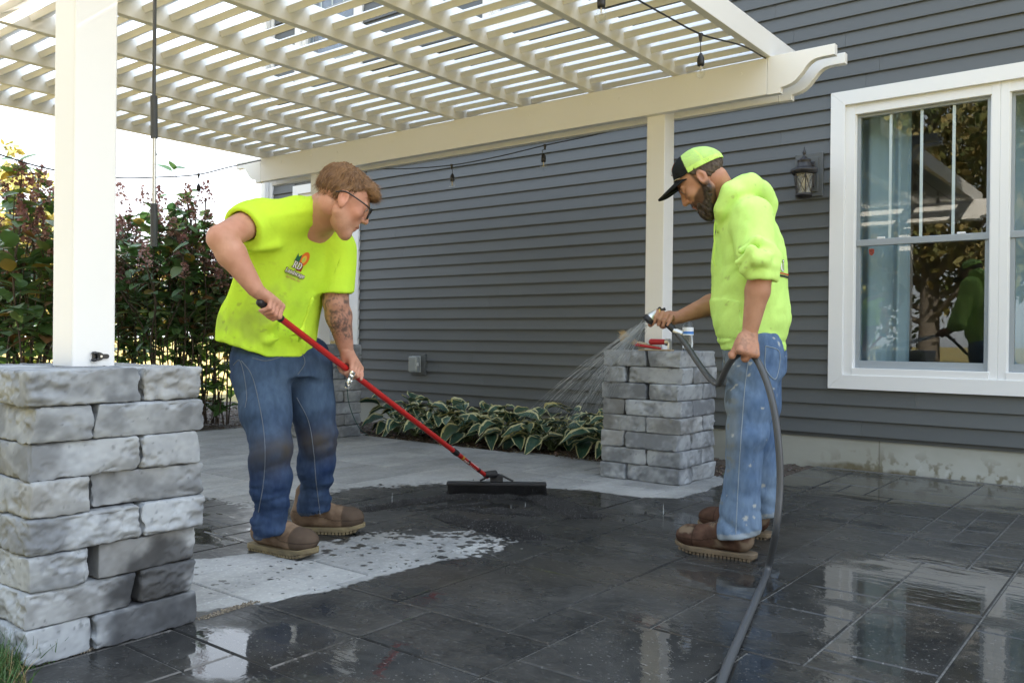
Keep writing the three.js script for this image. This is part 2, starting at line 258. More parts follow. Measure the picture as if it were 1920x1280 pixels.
// ---------------------------------------------------------------- stone columns
function stoneGeo(w, h, d, seed, cell, wetFn) {
  const n = (a) => Math.max(3, Math.round(a / cell));
  let g = new THREE.BoxGeometry(w, h, d, n(w), n(h), n(d)); g.deleteAttribute('uv'); g.deleteAttribute('normal'); g = mergeVertices(g, 1e-5);
  const p = g.attributes.position, r = 0.013, H = [w / 2, h / 2, d / 2], q = V(0, 0, 0), rn = RNG(seed * 13 + 7);
  const cuts = []; // split planes that chip the corners and edges
  for (let k = 0; k < 7; k++) {
    const ax = rn() < 0.5 ? 0 : 2, sg = rn() < 0.5 ? -1 : 1, nn = V((rn() - 0.5) * 0.32, (rn() - 0.5) * 0.5, (rn() - 0.5) * 0.32); nn.setComponent(ax, sg); nn.normalize();
    const pt = V((rn() - 0.5) * w * 0.9, (rn() - 0.5) * h, (rn() - 0.5) * d * 0.9); pt.setComponent(ax, sg * (H[ax] + 0.004 - 0.007 * rn())); cuts.push([nn, nn.dot(pt)]);
  }
  for (let i = 0; i < p.count; i++) {
    let v = V(p.getX(i), p.getY(i), p.getZ(i)); const o = v.clone();
    q.set(clamp(v.x, -H[0] + r, H[0] - r), clamp(v.y, -H[1] + r, H[1] - r), clamp(v.z, -H[2] + r, H[2] - r));
    const dir = v.clone().sub(q); if (dir.lengthSq() > 1e-12) { dir.normalize(); v = q.clone().addScaledVector(dir, r); }
    const side = Math.max(Math.abs(dir.x), Math.abs(dir.z));
    const S = seed * 3.7, a = fbm(o.x * 11 + S, o.y * 16, o.z * 11, 4), rid = 1 - Math.abs(fbm(o.x * 16 + S, o.y * 26 + o.x * 9, o.z * 16 + 3, 3)) * 2.2;
    let disp = side * (0.012 * a + 0.010 * (rid - 0.6)) + 0.0065 * fbm(o.x * 46, o.y * 46 + S, o.z * 46, 3) * (0.35 + side);
    v.addScaledVector(dir, disp);
    for (const [nn, c] of cuts) { const e = nn.dot(v) - c; if (e > 0) v.addScaledVector(nn, -Math.min(e, 0.022) * 0.8); }
    p.setXYZ(i, v.x, v.y, v.z);
  }
  g.computeVertexNormals();
  const tone = 0.92 + 0.16 * rn(), warm = rn();
  colored(g, (x, y, z) => {
    const S = seed * 2.1, n1 = fbm(x * 8 + S, y * 9, z * 8, 4), n2 = fbm(x * 30, y * 34 + S, z * 30, 3), n3 = vn(x * 90 + S, y * 90, z * 90), pit = sstep(0.35, 0.62, fbm(x * 70, y * 70 + S, z * 70, 2) + 0.3 * n1);
    let c = mix3([0.165, 0.178, 0.195], [0.36, 0.385, 0.41], clamp(0.54 + 1.5 * n1 + 0.8 * n2));
    c = mix3(c, [0.30, 0.285, 0.25], clamp((warm - 0.45) * 0.8 + 0.9 * fbm(x * 5, y * 5, z * 5 + S, 3)) * 0.55);
    const k = tone * (1 + 0.07 * n3) * (1 - 0.5 * pit);
    return c.map((e) => e * k);
  });
  if (wetFn) { const col = g.attributes.color; for (let i = 0; i < p.count; i++) { const w = wetFn(p.getX(i), p.getY(i), p.getZ(i)); if (w > 0) col.setXYZ(i, col.getX(i) * lerp(1, 0.26, w), col.getY(i) * lerp(1, 0.26, w), col.getZ(i) * lerp(1, 0.27, w)); } }
  return g;
}
const stoneMat = vcol(0.86);
function column(cx, cz, label, seed, cell, top = 0.8, wet, group = 'stone pillar bases under the pergola posts', tone = 1) {
  const o = thing('stone_column', label, 'stone pillar', V(cx, 0, cz), group), rn = RNG(seed), R = cx + 0.27, L = cx - 0.27, F = cz + 0.24, B = cz - 0.24, hh = top / 8;
  const mat = tone === 1 ? stoneMat : stoneMat.clone(); if (tone !== 1) mat.color.setScalar(tone);
  const j = () => (rn() - 0.5) * 0.012;
  for (let c = 0; c < 8; c++) {
    const y0 = c * hh, A = c % 2 === 1, g = 0.004, out = 0.004 + 0.007 * rn();
    const list = A ? [[R - 0.23, R, F - 0.30, F], [L + 0.23, R, B, B + 0.18], [L, L + 0.23, B, B + 0.30], [L, R - 0.23, F - 0.18, F]]
      : [[L + 0.17, R, F - 0.17, F], [R - 0.2, R, B, F - 0.17], [L, R - 0.2, B, B + 0.18], [L, L + 0.17, B + 0.18, F]];
    for (const [a, b, e, f] of list) {
      const x0 = a + g / 2 - (a === L ? out + j() : 0), x1 = b - g / 2 + (b === R ? out + j() : 0), z0 = e + g / 2 - (e === B ? out + j() : 0), z1 = f - g / 2 + (f === F ? out + j() : 0);
      const w = x1 - x0, d = z1 - z0, h = hh - 0.0025, p = V((x0 + x1) / 2, y0 + hh / 2, (z0 + z1) / 2);
      put(o, 'stone', stoneGeo(w, h, d, seed * 50 + c * 5 + (rn() * 900 | 0), cell, wet && ((x, y, z) => wet(p.x + x, p.y + y, p.z + z))), mat, p, [0, (rn() - 0.5) * 0.012, 0]);
    }
  }
  part(o, 'core', box(L + 0.06, R - 0.06, 0.0, top - 0.012, B + 0.06, F - 0.06), std([0.05, 0.05, 0.05], 0.9));
  return o;
}
// splashed water darkens the low right end of the near pillar
const splash = (x, y, z) => x < -2.38 ? 0 : Math.max(sstep(0.03, -0.03, y - 0.105 + 0.05 * fbm(z * 14, y * 14, 1, 3) * 2) * sstep(-1.12, -1.2, z),
  sstep(0.06, -0.02, Math.hypot((z + 1.33) / 1.35, y - 0.165) - 0.075 + 0.08 * fbm(z * 16, y * 16, 4, 3)), 0.85 * sstep(0.03, -0.02, Math.hypot((z + 1.33), y - 0.245) - 0.025 + 0.05 * fbm(z * 20, y * 20, 8, 3)));
column(-2.585, -1.2, 'large pale grey stone pillar in the left foreground, wet at its foot', 1, 0.0045, 0.768, splash);
column(-2.585, -4.81, 'grey stone pillar with tools and a water bottle on top', 2, 0.009, 0.795);
column(-5.89, -4.81, 'grey stone pillar behind the man with the broom', 3, 0.013, 0.795);
// ---------------------------------------------------------------- patio: stone slabs on a 6 inch grid, part wet
const inPoly = (x, z, P) => { let c = false; for (let i = 0, j = P.length - 1; i < P.length; j = i++) if ((P[i][1] > z) !== (P[j][1] > z) && x < (P[j][0] - P[i][0]) * (z - P[i][1]) / (P[j][1] - P[i][1]) + P[i][0]) c = !c; return c; };
const sdPoly = (x, z, P) => { let d = 1e9; for (let i = 0, j = P.length - 1; i < P.length; j = i++) { const ex = P[i][0] - P[j][0], ez = P[i][1] - P[j][1], wx = x - P[j][0], wz = z - P[j][1], t = clamp((wx * ex + wz * ez) / (ex * ex + ez * ez)); d = Math.min(d, Math.hypot(wx - ex * t, wz - ez * t)); } return inPoly(x, z, P) ? -d : d; };
const F2 = (px, py) => { const p = onFloor(px, py); return [p.x, p.z]; };
const DRY1 = [[-2.9, -1.2], ...[[380, 1145], [480, 1130], [560, 1115], [640, 1102], [700, 1085], [760, 1068], [830, 1050], [900, 1040], [938, 1022], [925, 1006], [860, 998], [790, 1002], [700, 1000], [640, 1010], [560, 1020], [480, 1036], [400, 1046], [340, 1048]].map((p) => F2(...p)), [-3.2, -1.5]];
const DRY2 = [...[[300, 934], [380, 932], [440, 942], [480, 950], [560, 932], [640, 919], [700, 913], [760, 908], [840, 905], [940, 908], [1030, 914], [1110, 920], [1200, 931], [1270, 934], [1330, 917], [1362, 900], [1338, 888]].map((p) => F2(...p)), [-2.2, -5.4], [-2.2, -6.2], [-9, -6.2], [-9, -2.2]];
const DRY3 = [[-2.315, -4.4], [-2.3, -5.1], [-2.9, -5.2], [-2.9, -4.45]];
const spots = []; { const r = RNG(404); for (let k = 0; k < 620; k++) { const a = r(), near = k < 150, c = near ? F2(560 + 400 * r(), 1000 + 60 * r() * r()) : F2(360 + 640 * r(), 925 + 190 * r()); spots.push([c[0], c[1], (near ? 0.004 + 0.022 * a * a * a : 0.003 + 0.010 * a * a * a), 0.8 + 0.7 * r(), r() * 3]); } }
const spotGrid = new Map(); for (const s of spots) { const k = Math.floor(s[0] / 0.1) + ',' + Math.floor(s[1] / 0.1); for (let a = -1; a < 2; a++) for (let b = -1; b < 2; b++) { const q = (Math.floor(s[0] / 0.1) + a) + ',' + (Math.floor(s[1] / 0.1) + b); if (!spotGrid.has(q)) spotGrid.set(q, []); spotGrid.get(q).push(s); } }
function wetness(x, z, d1, d2) {
  let w = 1;
  if (d1 < 0.3 || d2 < 0.3) {
    const e = fbm(x * 9, z * 9, 3, 3), f = vn(x * 75, z * 75, 1), f2 = vn(x * 38, z * 38, 6);
    // lower edge of the dry patch is crisp; its far edge and the edge of the far dry slabs break into drops
    const far1 = sstep(-2.45, -2.75, z) + sstep(-3.0, -3.3, x), k1 = lerp(0.012, 0.10, clamp(far1));
    let dry = sstep(0.006 + k1 * 0.15, -0.006 - k1 * 0.15, d1 + 0.035 * e * (0.4 + k1 * 4) + k1 * 0.8 * f + k1 * 0.5 * f2);
    const s2 = sstep(-2.4, -3.4, x), k2 = lerp(0.012, 0.07, s2);
    dry = Math.max(dry, sstep(0.004 + k2 * 0.2, -0.004 - k2 * 0.2, d2 + 0.05 * e * (0.5 + s2) + k2 * 0.9 * f + k2 * 0.5 * f2));
    w = 1 - dry;
  }
  if (w < 1) { const L = spotGrid.get(Math.floor(x / 0.1) + ',' + Math.floor(z / 0.1)); if (L) for (const s of L) { const ax = x - s[0], az = z - s[1]; if (ax * ax + az * az > 0.0016) continue; const c = Math.cos(s[4]), sn = Math.sin(s[4]), r = Math.hypot(ax * c + az * sn, (az * c - ax * sn) * s[3]); w = Math.max(w, 0.92 * sstep(s[2] * 1.12, s[2] * 0.88, r * (1 + 0.25 * vn(x * 160, z * 160, 8)))); } }
  return w;
}
// standing water: where it lies smooth enough to mirror
const POOLS = [[F2(425, 1230), 0.30, 0.26], [F2(560, 1190), 0.16, 0.14], [F2(690, 1235), 0.22, 0.16], [F2(1235, 1240), 0.3, 0.3], [F2(1620, 1090), 0.42, 0.42], [F2(1800, 1100), 0.55, 0.5], [F2(1740, 1210), 0.42, 0.36], [F2(1660, 920), 0.5, 0.5], [F2(1850, 930), 0.5, 0.5], [F2(1500, 900), 0.4, 0.4], [F2(1240, 975), 0.3, 0.3], [F2(1880, 1230), 0.35, 0.35], [F2(1340, 1090), 0.25, 0.2]];
function poolField(x, z) {
  let a = 0; for (const [c, rx, rz] of POOLS) a = Math.max(a, 1 - Math.hypot((x - c[0]) / rx, (z - c[1]) / rz));
  return a * 1.1 + 0.75 * (fbm(x * 4, z * 9, 2, 4) * 0.9 + 0.35 * fbm(x * 16, z * 26, 5, 2));
}
const REG = [{ x0: -3.55, z0: -3.9, s: 3.7 }, { x0: -8.2, z0: -6.1, s: 8.6 }];   // near set of maps, far set of maps (corner, side in metres)
function patioMaps({ x0, z0, s }, N) {
  const C = new Uint8Array(N * N * 4), R = new Uint8Array(N * N * 4), B = new Uint8Array(N * N * 4), K = 4, n = N / K + 1, NF = 8, F = new Float32Array(n * n * NF), P = new Float32Array(NF);
  for (let j = 0; j < n; j++) for (let i = 0; i < n; i++) {      // slow fields on a coarse lattice
    const x = x0 + i * K / N * s, z = z0 + j * K / N * s, big = fbm(x * 1.7, z * 1.7, 9, 3);
    F.set([big, fbm(x * 7, z * 4.5, 12, 3), fbm(x * 2.2 + 0.5 * big, z * 8, 21, 4), sdPoly(x, z, DRY1), Math.min(sdPoly(x, z, DRY2), sdPoly(x, z, DRY3)), poolField(x, z), fbm(x * 2.2, z * 2.2, 31, 3), 0.05 * fbm(x * 7, z * 22, 40, 3) + 0.018 * fbm(x * 20, z * 40, 44, 2)], (j * n + i) * NF);
  }
  for (let j = 0; j < N; j++) for (let i = 0; i < N; i++) {
    const x = x0 + (i + 0.5) / N * s, z = z0 + (j + 0.5) / N * s, o = (j * N + i) * 4, li = i / K | 0, lj = j / K | 0, u = i / K - li, v = j / K - lj, b0 = (lj * n + li) * NF, b1 = b0 + n * NF;
    const dep = -0.616 * x - 0.787 * z;                           // what no camera near the photographer's can see stays coarse
    if ((z > -0.7 || dep < 0.9) && (i % 4 || j % 4)) { const q = ((j - j % 4) * N + i - i % 4) * 4; for (let k = 0; k < 4; k++) { C[o + k] = C[q + k]; R[o + k] = R[q + k]; B[o + k] = B[q + k]; } continue; }
    for (let k = 0; k < NF; k++) P[k] = (F[b0 + k] * (1 - u) + F[b0 + NF + k] * u) * (1 - v) + (F[b1 + k] * (1 - u) + F[b1 + NF + k] * u) * v;
    const [big, mid, q, d1, d2, pf, warm, wave] = P, w = wetness(x, z, d1, d2), p = clamp(sstep(-0.12, 0.42, pf) * w), g = vn(x * 130, z * 130, 3), g2 = fbm(x * 45, z * 45, 5, 2);
    let dry = mix3([0.235, 0.245, 0.25], [0.365, 0.375, 0.38], clamp(0.5 + 0.8 * mid + 0.35 * g2 + 0.14 * g));
    dry = mix3(dry, [0.27, 0.255, 0.22], clamp(0.25 + 1.3 * big) * 0.4);
    if (g > 0.72) dry = dry.map((e) => e * 1.2);
    let wet = mix3([0.019, 0.020, 0.0205], [0.046, 0.046, 0.0445], clamp(0.5 + 0.9 * mid + 0.4 * g2 + 0.2 * g));
    wet = mix3(wet, [0.052, 0.044, 0.033], clamp(0.05 + 1.5 * warm) * 0.6);
    if (g > 0.80) wet = mix3(wet, [0.2, 0.2, 0.2], 0.5); // pale aggregate grains
    const c = mix3(dry, wet, w);
    C[o] = toS(c[0]) * 255; C[o + 1] = toS(c[1]) * 255; C[o + 2] = toS(c[2]) * 255; C[o + 3] = 255;
    const rough = lerp(0.88, lerp(0.40 + 0.16 * mid + 0.10 * g2, 0.035, p), w); R[o] = R[o + 1] = R[o + 2] = clamp(rough, 0.03, 1) * 255; R[o + 3] = 255;
    // riven slate relief: low terraces that follow the wall
    const ter = Math.abs(q * 5 % 1), h = 0.5 + 0.22 * q + 0.10 * sstep(0.35, 0.6, ter) + 0.10 * g2 + 0.05 * g;
    const hh = lerp(h, 0.5 + wave, p * 0.95) * 255; B[o] = B[o + 1] = B[o + 2] = clamp(hh, 0, 255); B[o + 3] = 255;
  }
  const T = (d, srgb) => { const t = new THREE.DataTexture(d, N, N, THREE.RGBAFormat); t.magFilter = THREE.LinearFilter; if (srgb) t.colorSpace = THREE.SRGBColorSpace; t.wrapS = t.wrapT = THREE.ClampToEdgeWrapping; t.needsUpdate = true; return t; };
  return { map: T(C, true), roughnessMap: T(R), bumpMap: T(B) };
}
const patio = structure('patio');
{
  const sets = [patioMaps(REG[0], 2048), patioMaps(REG[1], 1536)];
  const mats = sets.map((m) => [0.9, 1, 1.1].map((k) => { const a = new THREE.MeshPhysicalMaterial({ ...m, roughness: 1, bumpScale: 0.006, ior: 1.45 }); a.color.setScalar(k); return a; }));
  const U = 0.1525, X = (i) => -0.787 - U * i, Z = (j) => -1.362 - 0.152 * j;
  const i0 = -6, i1 = 47, j0 = -4, j1 = 30, occ = new Set(), tiles = [], key = (i, j) => i + ',' + j;
  const free = (a, b, c, d) => { for (let i = a; i < b; i++) for (let j = c; j < d; j++) if (occ.has(key(i, j)) || i >= i1 || j >= j1) return false; return true; };
  const lay = (a, b, c, d) => { if (!free(a, b, c, d)) return; for (let i = a; i < b; i++) for (let j = c; j < d; j++) occ.add(key(i, j)); tiles.push([a, b, c, d]); };
  // slabs whose joints the photograph shows
  for (const t of [[5, 8, 4, 8], [4, 7, 2, 4], [4, 5, 4, 6], [3, 5, 6, 9], [0, 3, 6, 9], [7, 10, 2, 4], [8, 10, 4, 8], [1, 4, 3, 6], [4, 7, 0, 2], [7, 11, 0, 2], [10, 13, 2, 5], [-2, 0, 7, 11], [0, 2, 9, 11], [0, 2, 11, 15], [2, 5, 9, 11], [3, 5, 11, 13], [5, 8, 8, 11], [8, 10, 8, 11], [5, 8, 11, 15], [8, 10, 11, 15],
    [3, 5, 13, 17], [3, 5, 17, 20], [2, 3, 11, 15], [1, 3, 15, 18], [1, 3, 18, 21], [1, 3, 21, 24], [0, 1, 18, 21], [-1, 1, 15, 18], [0, 1, 21, 24], [1, 4, 24, 26], [4, 5, 24, 26], [5, 6, 24, 26], [3, 5, 20, 22], [3, 6, 22, 24], [1, 4, 26, 30], [4, 6, 26, 28], [4, 6, 28, 30], [-2, 1, 24, 27], [-2, 1, 27, 30],
    [10, 13, 8, 10], [10, 12, 10, 13], [17, 20, 13, 19], [17, 20, 19, 21], [20, 22, 17, 21], [22, 25, 17, 21], [-2, 1, 3, 6], [-2, 0, 11, 15], [12, 15, 0, 2]]) lay(...t);
  const r = RNG(12), sizes = [[3, 4], [4, 3], [3, 3], [2, 3], [3, 2], [4, 2], [2, 4], [2, 2], [4, 4], [2, 1], [1, 2], [1, 1]];
  for (let j = j0; j < j1; j++) for (let i = i0; i < i1; i++) if (!occ.has(key(i, j))) {
    const first = sizes.slice(0, 9).sort(() => r() - 0.5).concat(sizes.slice(9));
    for (const [a, b] of first) if (free(i, i + a, j, j + b)) { lay(i, i + a, j, j + b); break; }
  }
  let n = 0;
  for (const [a, b, c, d] of tiles) {
    let x0 = X(b), x1 = X(a), z0 = Z(d), z1 = Z(c);
    if (x0 < -6.95 || z1 < -5.98 || z0 > -0.35) continue;
    if (z0 < -5.09 && x0 < -1.99) { if (x1 > -1.9) x0 = Math.max(x0, -1.985); else { if (z1 < -5.2) continue; z0 = -5.085; } }   // planting bed behind
    if (z0 < -6) z0 = -5.995;
    const g = 0.0035, near = x0 > REG[0].x0 + 0.01 && z0 > REG[0].z0 + 0.01 && x1 < REG[0].x0 + REG[0].s - 0.01, reg = REG[near ? 0 : 1];
    const w = x1 - x0 - 2 * g, dd = z1 - z0 - 2 * g, ch = 0.004, H = 0.04;
    // slab with worn edges: top, sloped arris, sides
    const ring = (e, y) => [[-w / 2 + e, y, -dd / 2 + e], [w / 2 - e, y, -dd / 2 + e], [w / 2 - e, y, dd / 2 - e], [-w / 2 + e, y, dd / 2 - e]];
    const P = [...ring(ch, 0), ...ring(0, -ch * 0.9), ...ring(0, -H)], I = [0, 2, 1, 0, 3, 2];
    for (let l = 0; l < 2; l++) for (let k = 0; k < 4; k++) { const p = l * 4 + k, q = l * 4 + (k + 1) % 4; I.push(p, q, p + 4, q, q + 4, p + 4); }
    let geo = new THREE.BufferGeometry(); geo.setAttribute('position', new THREE.Float32BufferAttribute(P.flat(), 3)); geo.setIndex(I); geo = geo.toNonIndexed(); geo.computeVertexNormals();
    const cx = (x0 + x1) / 2, cz = (z0 + z1) / 2, uv = new Float32Array(geo.attributes.position.count * 2);
    for (let k = 0; k < uv.length / 2; k++) { uv[k * 2] = (cx + geo.attributes.position.getX(k) - reg.x0) / reg.s; uv[k * 2 + 1] = (cz + geo.attributes.position.getZ(k) - reg.z0) / reg.s; }
    geo.setAttribute('uv', new THREE.BufferAttribute(uv, 2));
    put(patio, 'paver', geo, mats[near ? 0 : 1][(r() * 3) | 0], V(cx, (r() - 0.5) * 0.0015, cz), [(r() - 0.5) * 0.003, 0, (r() - 0.5) * 0.003]); n++;
  }
  console.log('pavers', n);
  // joint sand under the slabs
  const sandT = dataTex(512, 512, (u, v) => { const n2 = fbm(u * 80, v * 80, 2, 3), c = mix3([0.06, 0.06, 0.057], [0.20, 0.195, 0.18], clamp(0.5 + n2)); return c.map(toS); }, true); sandT.repeat.set(8, 8);
  part(patio, 'joint_sand', box(-7.0, 0.6, -0.1, -0.0058, -5.09, -0.7), std([1, 1, 1], 0.8, { map: sandT }));
  part(patio, 'joint_sand', box(-1.985, 0.6, -0.1, -0.0059, -6.0, -5.0901), std([1, 1, 1], 0.8, { map: sandT }));
}
// ---------------------------------------------------------------- shapes from distance fields, meshed as surface nets
const smin = (a, b, k) => { const h = k - Math.abs(a - b); return h > 0 ? Math.min(a, b) - h * h / (4 * k) : Math.min(a, b); };
const smax = (a, b, k) => -smin(-a, -b, k);
const rc = (a, b, ra, rb = ra) => { const dx = b.x - a.x, dy = b.y - a.y, dz = b.z - a.z, L = dx * dx + dy * dy + dz * dz || 1e-9; return (x, y, z) => { const px = x - a.x, py = y - a.y, pz = z - a.z, t = clamp((px * dx + py * dy + pz * dz) / L), qx = px - dx * t, qy = py - dy * t, qz = pz - dz * t; return Math.sqrt(qx * qx + qy * qy + qz * qz) - (ra + (rb - ra) * t); }; };
const el = (c, r, X = V(1, 0, 0), Y = V(0, 1, 0), Z = V(0, 0, 1)) => { const m = Math.min(...r); return (x, y, z) => { const a = x - c.x, b = y - c.y, d = z - c.z, u = (a * X.x + b * X.y + d * X.z) / r[0], v = (a * Y.x + b * Y.y + d * Y.z) / r[1], w = (a * Z.x + b * Z.y + d * Z.z) / r[2]; return (Math.sqrt(u * u + v * v + w * w) - 1) * m; }; };
// a body of level elliptical sections: [centre, half width, half depth], width along L, sections joined by smooth curves
function loft(secs, L) {
  const S = [...secs].sort((a, b) => a[0].y - b[0].y), n = S.length, l = V(L.x, 0, L.z).normalize(), K = S.map((s) => [s[0].x, s[0].z, s[1], s[2]]), o = [0, 0, 0, 0];
  const tan = K.map((k, i) => { const a = Math.max(0, i - 1), b = Math.min(n - 1, i + 1), h = S[b][0].y - S[a][0].y; return k.map((_, c) => (K[b][c] - K[a][c]) / h); });
  return (x, y, z) => {
    let i = 0; while (i < n - 2 && y > S[i + 1][0].y) i++;
    const y0 = S[i][0].y, h = S[i + 1][0].y - y0, u = (y - y0) / h, t = clamp(u), t2 = t * t, t3 = t2 * t, a = 2 * t3 - 3 * t2 + 1, b = t3 - 2 * t2 + t, c = 3 * t2 - 2 * t3, d = t3 - t2;
    for (let k = 0; k < 4; k++) o[k] = a * K[i][k] + b * h * tan[i][k] + c * K[i + 1][k] + d * h * tan[i + 1][k];
    const px = x - o[0], pz = z - o[1], e = Math.hypot((px * l.x + pz * l.z) / o[2], (px * l.z - pz * l.x) / o[3]), over = Math.abs(u - t) * h;
    const D = (e - 1) * Math.min(o[2], o[3]) * 0.88; return over ? (D > 0 ? Math.hypot(D, over) : Math.max(D, over)) : D;
  };
}
const union = (list, k = 0.02) => (x, y, z) => { let d = 1e9; for (const f of list) { if (typeof f === 'function') d = smin(d, f(x, y, z), k); else if (f.cut) d = smax(d, -f.cut(x, y, z), f.k ?? k); else d = smin(d, f.f(x, y, z), f.k); } return d; };
function nets(f, lo, hi, h, slack = 0.01) {
  const nx = Math.ceil((hi.x - lo.x) / h) + 1, ny = Math.ceil((hi.y - lo.y) / h) + 1, nz = Math.ceil((hi.z - lo.z) / h) + 1, F = new Float32Array(nx * ny * nz).fill(1e3), S = 8, R = S * h * 0.87 * 1.15 + slack, id = (i, j, k) => (k * ny + j) * nx + i;
  for (let k = 0; k < nz; k += S) for (let j = 0; j < ny; j += S) for (let i = 0; i < nx; i += S) {
    const c = f(lo.x + (i + S / 2) * h, lo.y + (j + S / 2) * h, lo.z + (k + S / 2) * h), K = Math.min(nz, k + S), J = Math.min(ny, j + S), I = Math.min(nx, i + S);
    if (c > R) continue;
    if (c < -R * 1.6) { for (let c2 = k; c2 < K; c2++) for (let b = j; b < J; b++) F.fill(-1e3, id(i, b, c2), id(I - 1, b, c2) + 1); continue; }
    for (let c2 = k; c2 < K; c2++) for (let b = j; b < J; b++) for (let a = i; a < I; a++) F[id(a, b, c2)] = f(lo.x + a * h, lo.y + b * h, lo.z + c2 * h);
  }
  const idx = new Int32Array(nx * ny * nz).fill(-1), P = [], I = [], c8 = [0, 1, nx, nx + 1, nx * ny, nx * ny + 1, nx * ny + nx, nx * ny + nx + 1], E = [[0, 1], [2, 3], [4, 5], [6, 7], [0, 2], [1, 3], [4, 6], [5, 7], [0, 4], [1, 5], [2, 6], [3, 7]];
  for (let k = 0; k < nz - 1; k++) for (let j = 0; j < ny - 1; j++) for (let i = 0; i < nx - 1; i++) {
    const o = id(i, j, k); let m = 0; for (let q = 0; q < 8; q++) if (F[o + c8[q]] < 0) m |= 1 << q; if (!m || m === 255) continue;
    let sx = 0, sy = 0, sz = 0, n = 0;
    for (const [a, b] of E) { if (((m >> a) & 1) === ((m >> b) & 1)) continue; const A = clamp(F[o + c8[a]], -h * 3, h * 3), B = clamp(F[o + c8[b]], -h * 3, h * 3), t = A / (A - B); sx += lerp(a & 1, b & 1, t); sy += lerp((a >> 1) & 1, (b >> 1) & 1, t); sz += lerp(a >> 2, b >> 2, t); n++; }
    idx[o] = P.length / 3; P.push(lo.x + (i + sx / n) * h, lo.y + (j + sy / n) * h, lo.z + (k + sz / n) * h);
  }
  const quad = (a, b, c, d, fl) => { if (a < 0 || b < 0 || c < 0 || d < 0) return; fl ? I.push(a, b, c, a, c, d) : I.push(a, c, b, a, d, c); };
  for (let k = 1; k < nz - 1; k++) for (let j = 1; j < ny - 1; j++) for (let i = 1; i < nx - 1; i++) {
    const o = id(i, j, k), s = F[o] < 0;
    if (s !== F[o + 1] < 0) quad(idx[o - nx - nx * ny], idx[o - nx * ny], idx[o], idx[o - nx], s);
    if (s !== F[o + nx] < 0) quad(idx[o - 1 - nx * ny], idx[o - 1], idx[o], idx[o - nx * ny], s);
    if (s !== F[o + nx * ny] < 0) quad(idx[o - 1 - nx], idx[o - nx], idx[o], idx[o - 1], s);
  }
  const g = new THREE.BufferGeometry(); g.setAttribute('position', new THREE.Float32BufferAttribute(P, 3)); g.setIndex(I); g.computeVertexNormals(); return g;
}
const bounds = (pts, r) => { const b = new THREE.Box3().setFromPoints(pts).expandByScalar(r); return [b.min, b.max]; };
const CR = V(0.787, 0, -0.616), CT = V(0.616, 0, 0.787);               // across the picture, and towards the camera
const dirOf = (r, u, t) => V(0, 0, 0).addScaledVector(CR, r).addScaledVector(CT, t).add(V(0, u, 0)).normalize();
// a hand closed round a bar: C middle of the grip on the bar's axis, A along the bar (little finger to forefinger), N from the bar to the knuckles, W wrist, s turn of the fingers, rp bar radius
function handParts(C, A, N, W, s, rp, open = []) {
  A = A.clone().normalize(); N = N.clone().addScaledVector(A, -N.dot(A)).normalize(); const E2 = A.clone().cross(N).multiplyScalar(s), out = [], tipInfo = [];
  const P = (off, ang, r) => C.clone().addScaledVector(A, off).addScaledVector(N, Math.cos(ang) * r).addScaledVector(E2, Math.sin(ang) * r);
  const offs = [0.032, 0.011, -0.010, -0.029], len = [0.97, 1.05, 1, 0.86], rad = [0.0096, 0.0099, 0.0094, 0.0084], mcps = [];
  offs.forEach((o, i) => {
    const R = rp + 0.0088, L = len[i], op = open.includes(i) ? 0.45 : 1, m = P(o * 1.03, -0.30, rp + 0.023), a = P(o, 0.95 * L * op + 0.1, R + 0.013), b = P(o, 2.0 * L * op, R + 0.001 + (1 - op) * 0.03), t = P(o * 0.97, 2.85 * L * op, R + (1 - op) * 0.045); mcps.push(m);
    out.push({ f: rc(m, a, rad[i] * 1.2, rad[i] * 1.06), k: 0.005 }, { f: rc(a, b, rad[i] * 1.06, rad[i] * 0.96), k: 0.004 }, { f: rc(b, t, rad[i] * 0.96, rad[i] * 0.8), k: 0.004 });
    tipInfo.push([t, b]);
  });
  mcps.forEach((m, i) => out.push({ f: rc(m, W.clone().addScaledVector(A, offs[i] * 0.45).lerp(m, 0.08), 0.0125, 0.0165), k: 0.013 }));
  out.push({ f: rc(P(0.0, -1.15, rp + 0.017), W.clone().lerp(C, 0.25), 0.017, 0.02), k: 0.016 });
  const tb = W.clone().lerp(mcps[0], 0.3).addScaledVector(A, 0.02), t1 = P(0.050, -1.35, rp + 0.017), t2 = P(0.046, -2.35, rp + 0.0115), t3 = P(0.036, -3.05, rp + 0.0105);
  out.push({ f: rc(tb, t1, 0.0175, 0.0125), k: 0.014 }, { f: rc(t1, t2, 0.0122, 0.0108), k: 0.004 }, { f: rc(t2, t3, 0.0108, 0.0088), k: 0.004 });
  return { list: out, pts: [C, W, t1, t2, ...mcps, ...tipInfo.map((q) => q[0])], tips: [...tipInfo.map((q) => q[0]), t3], mcps };
}
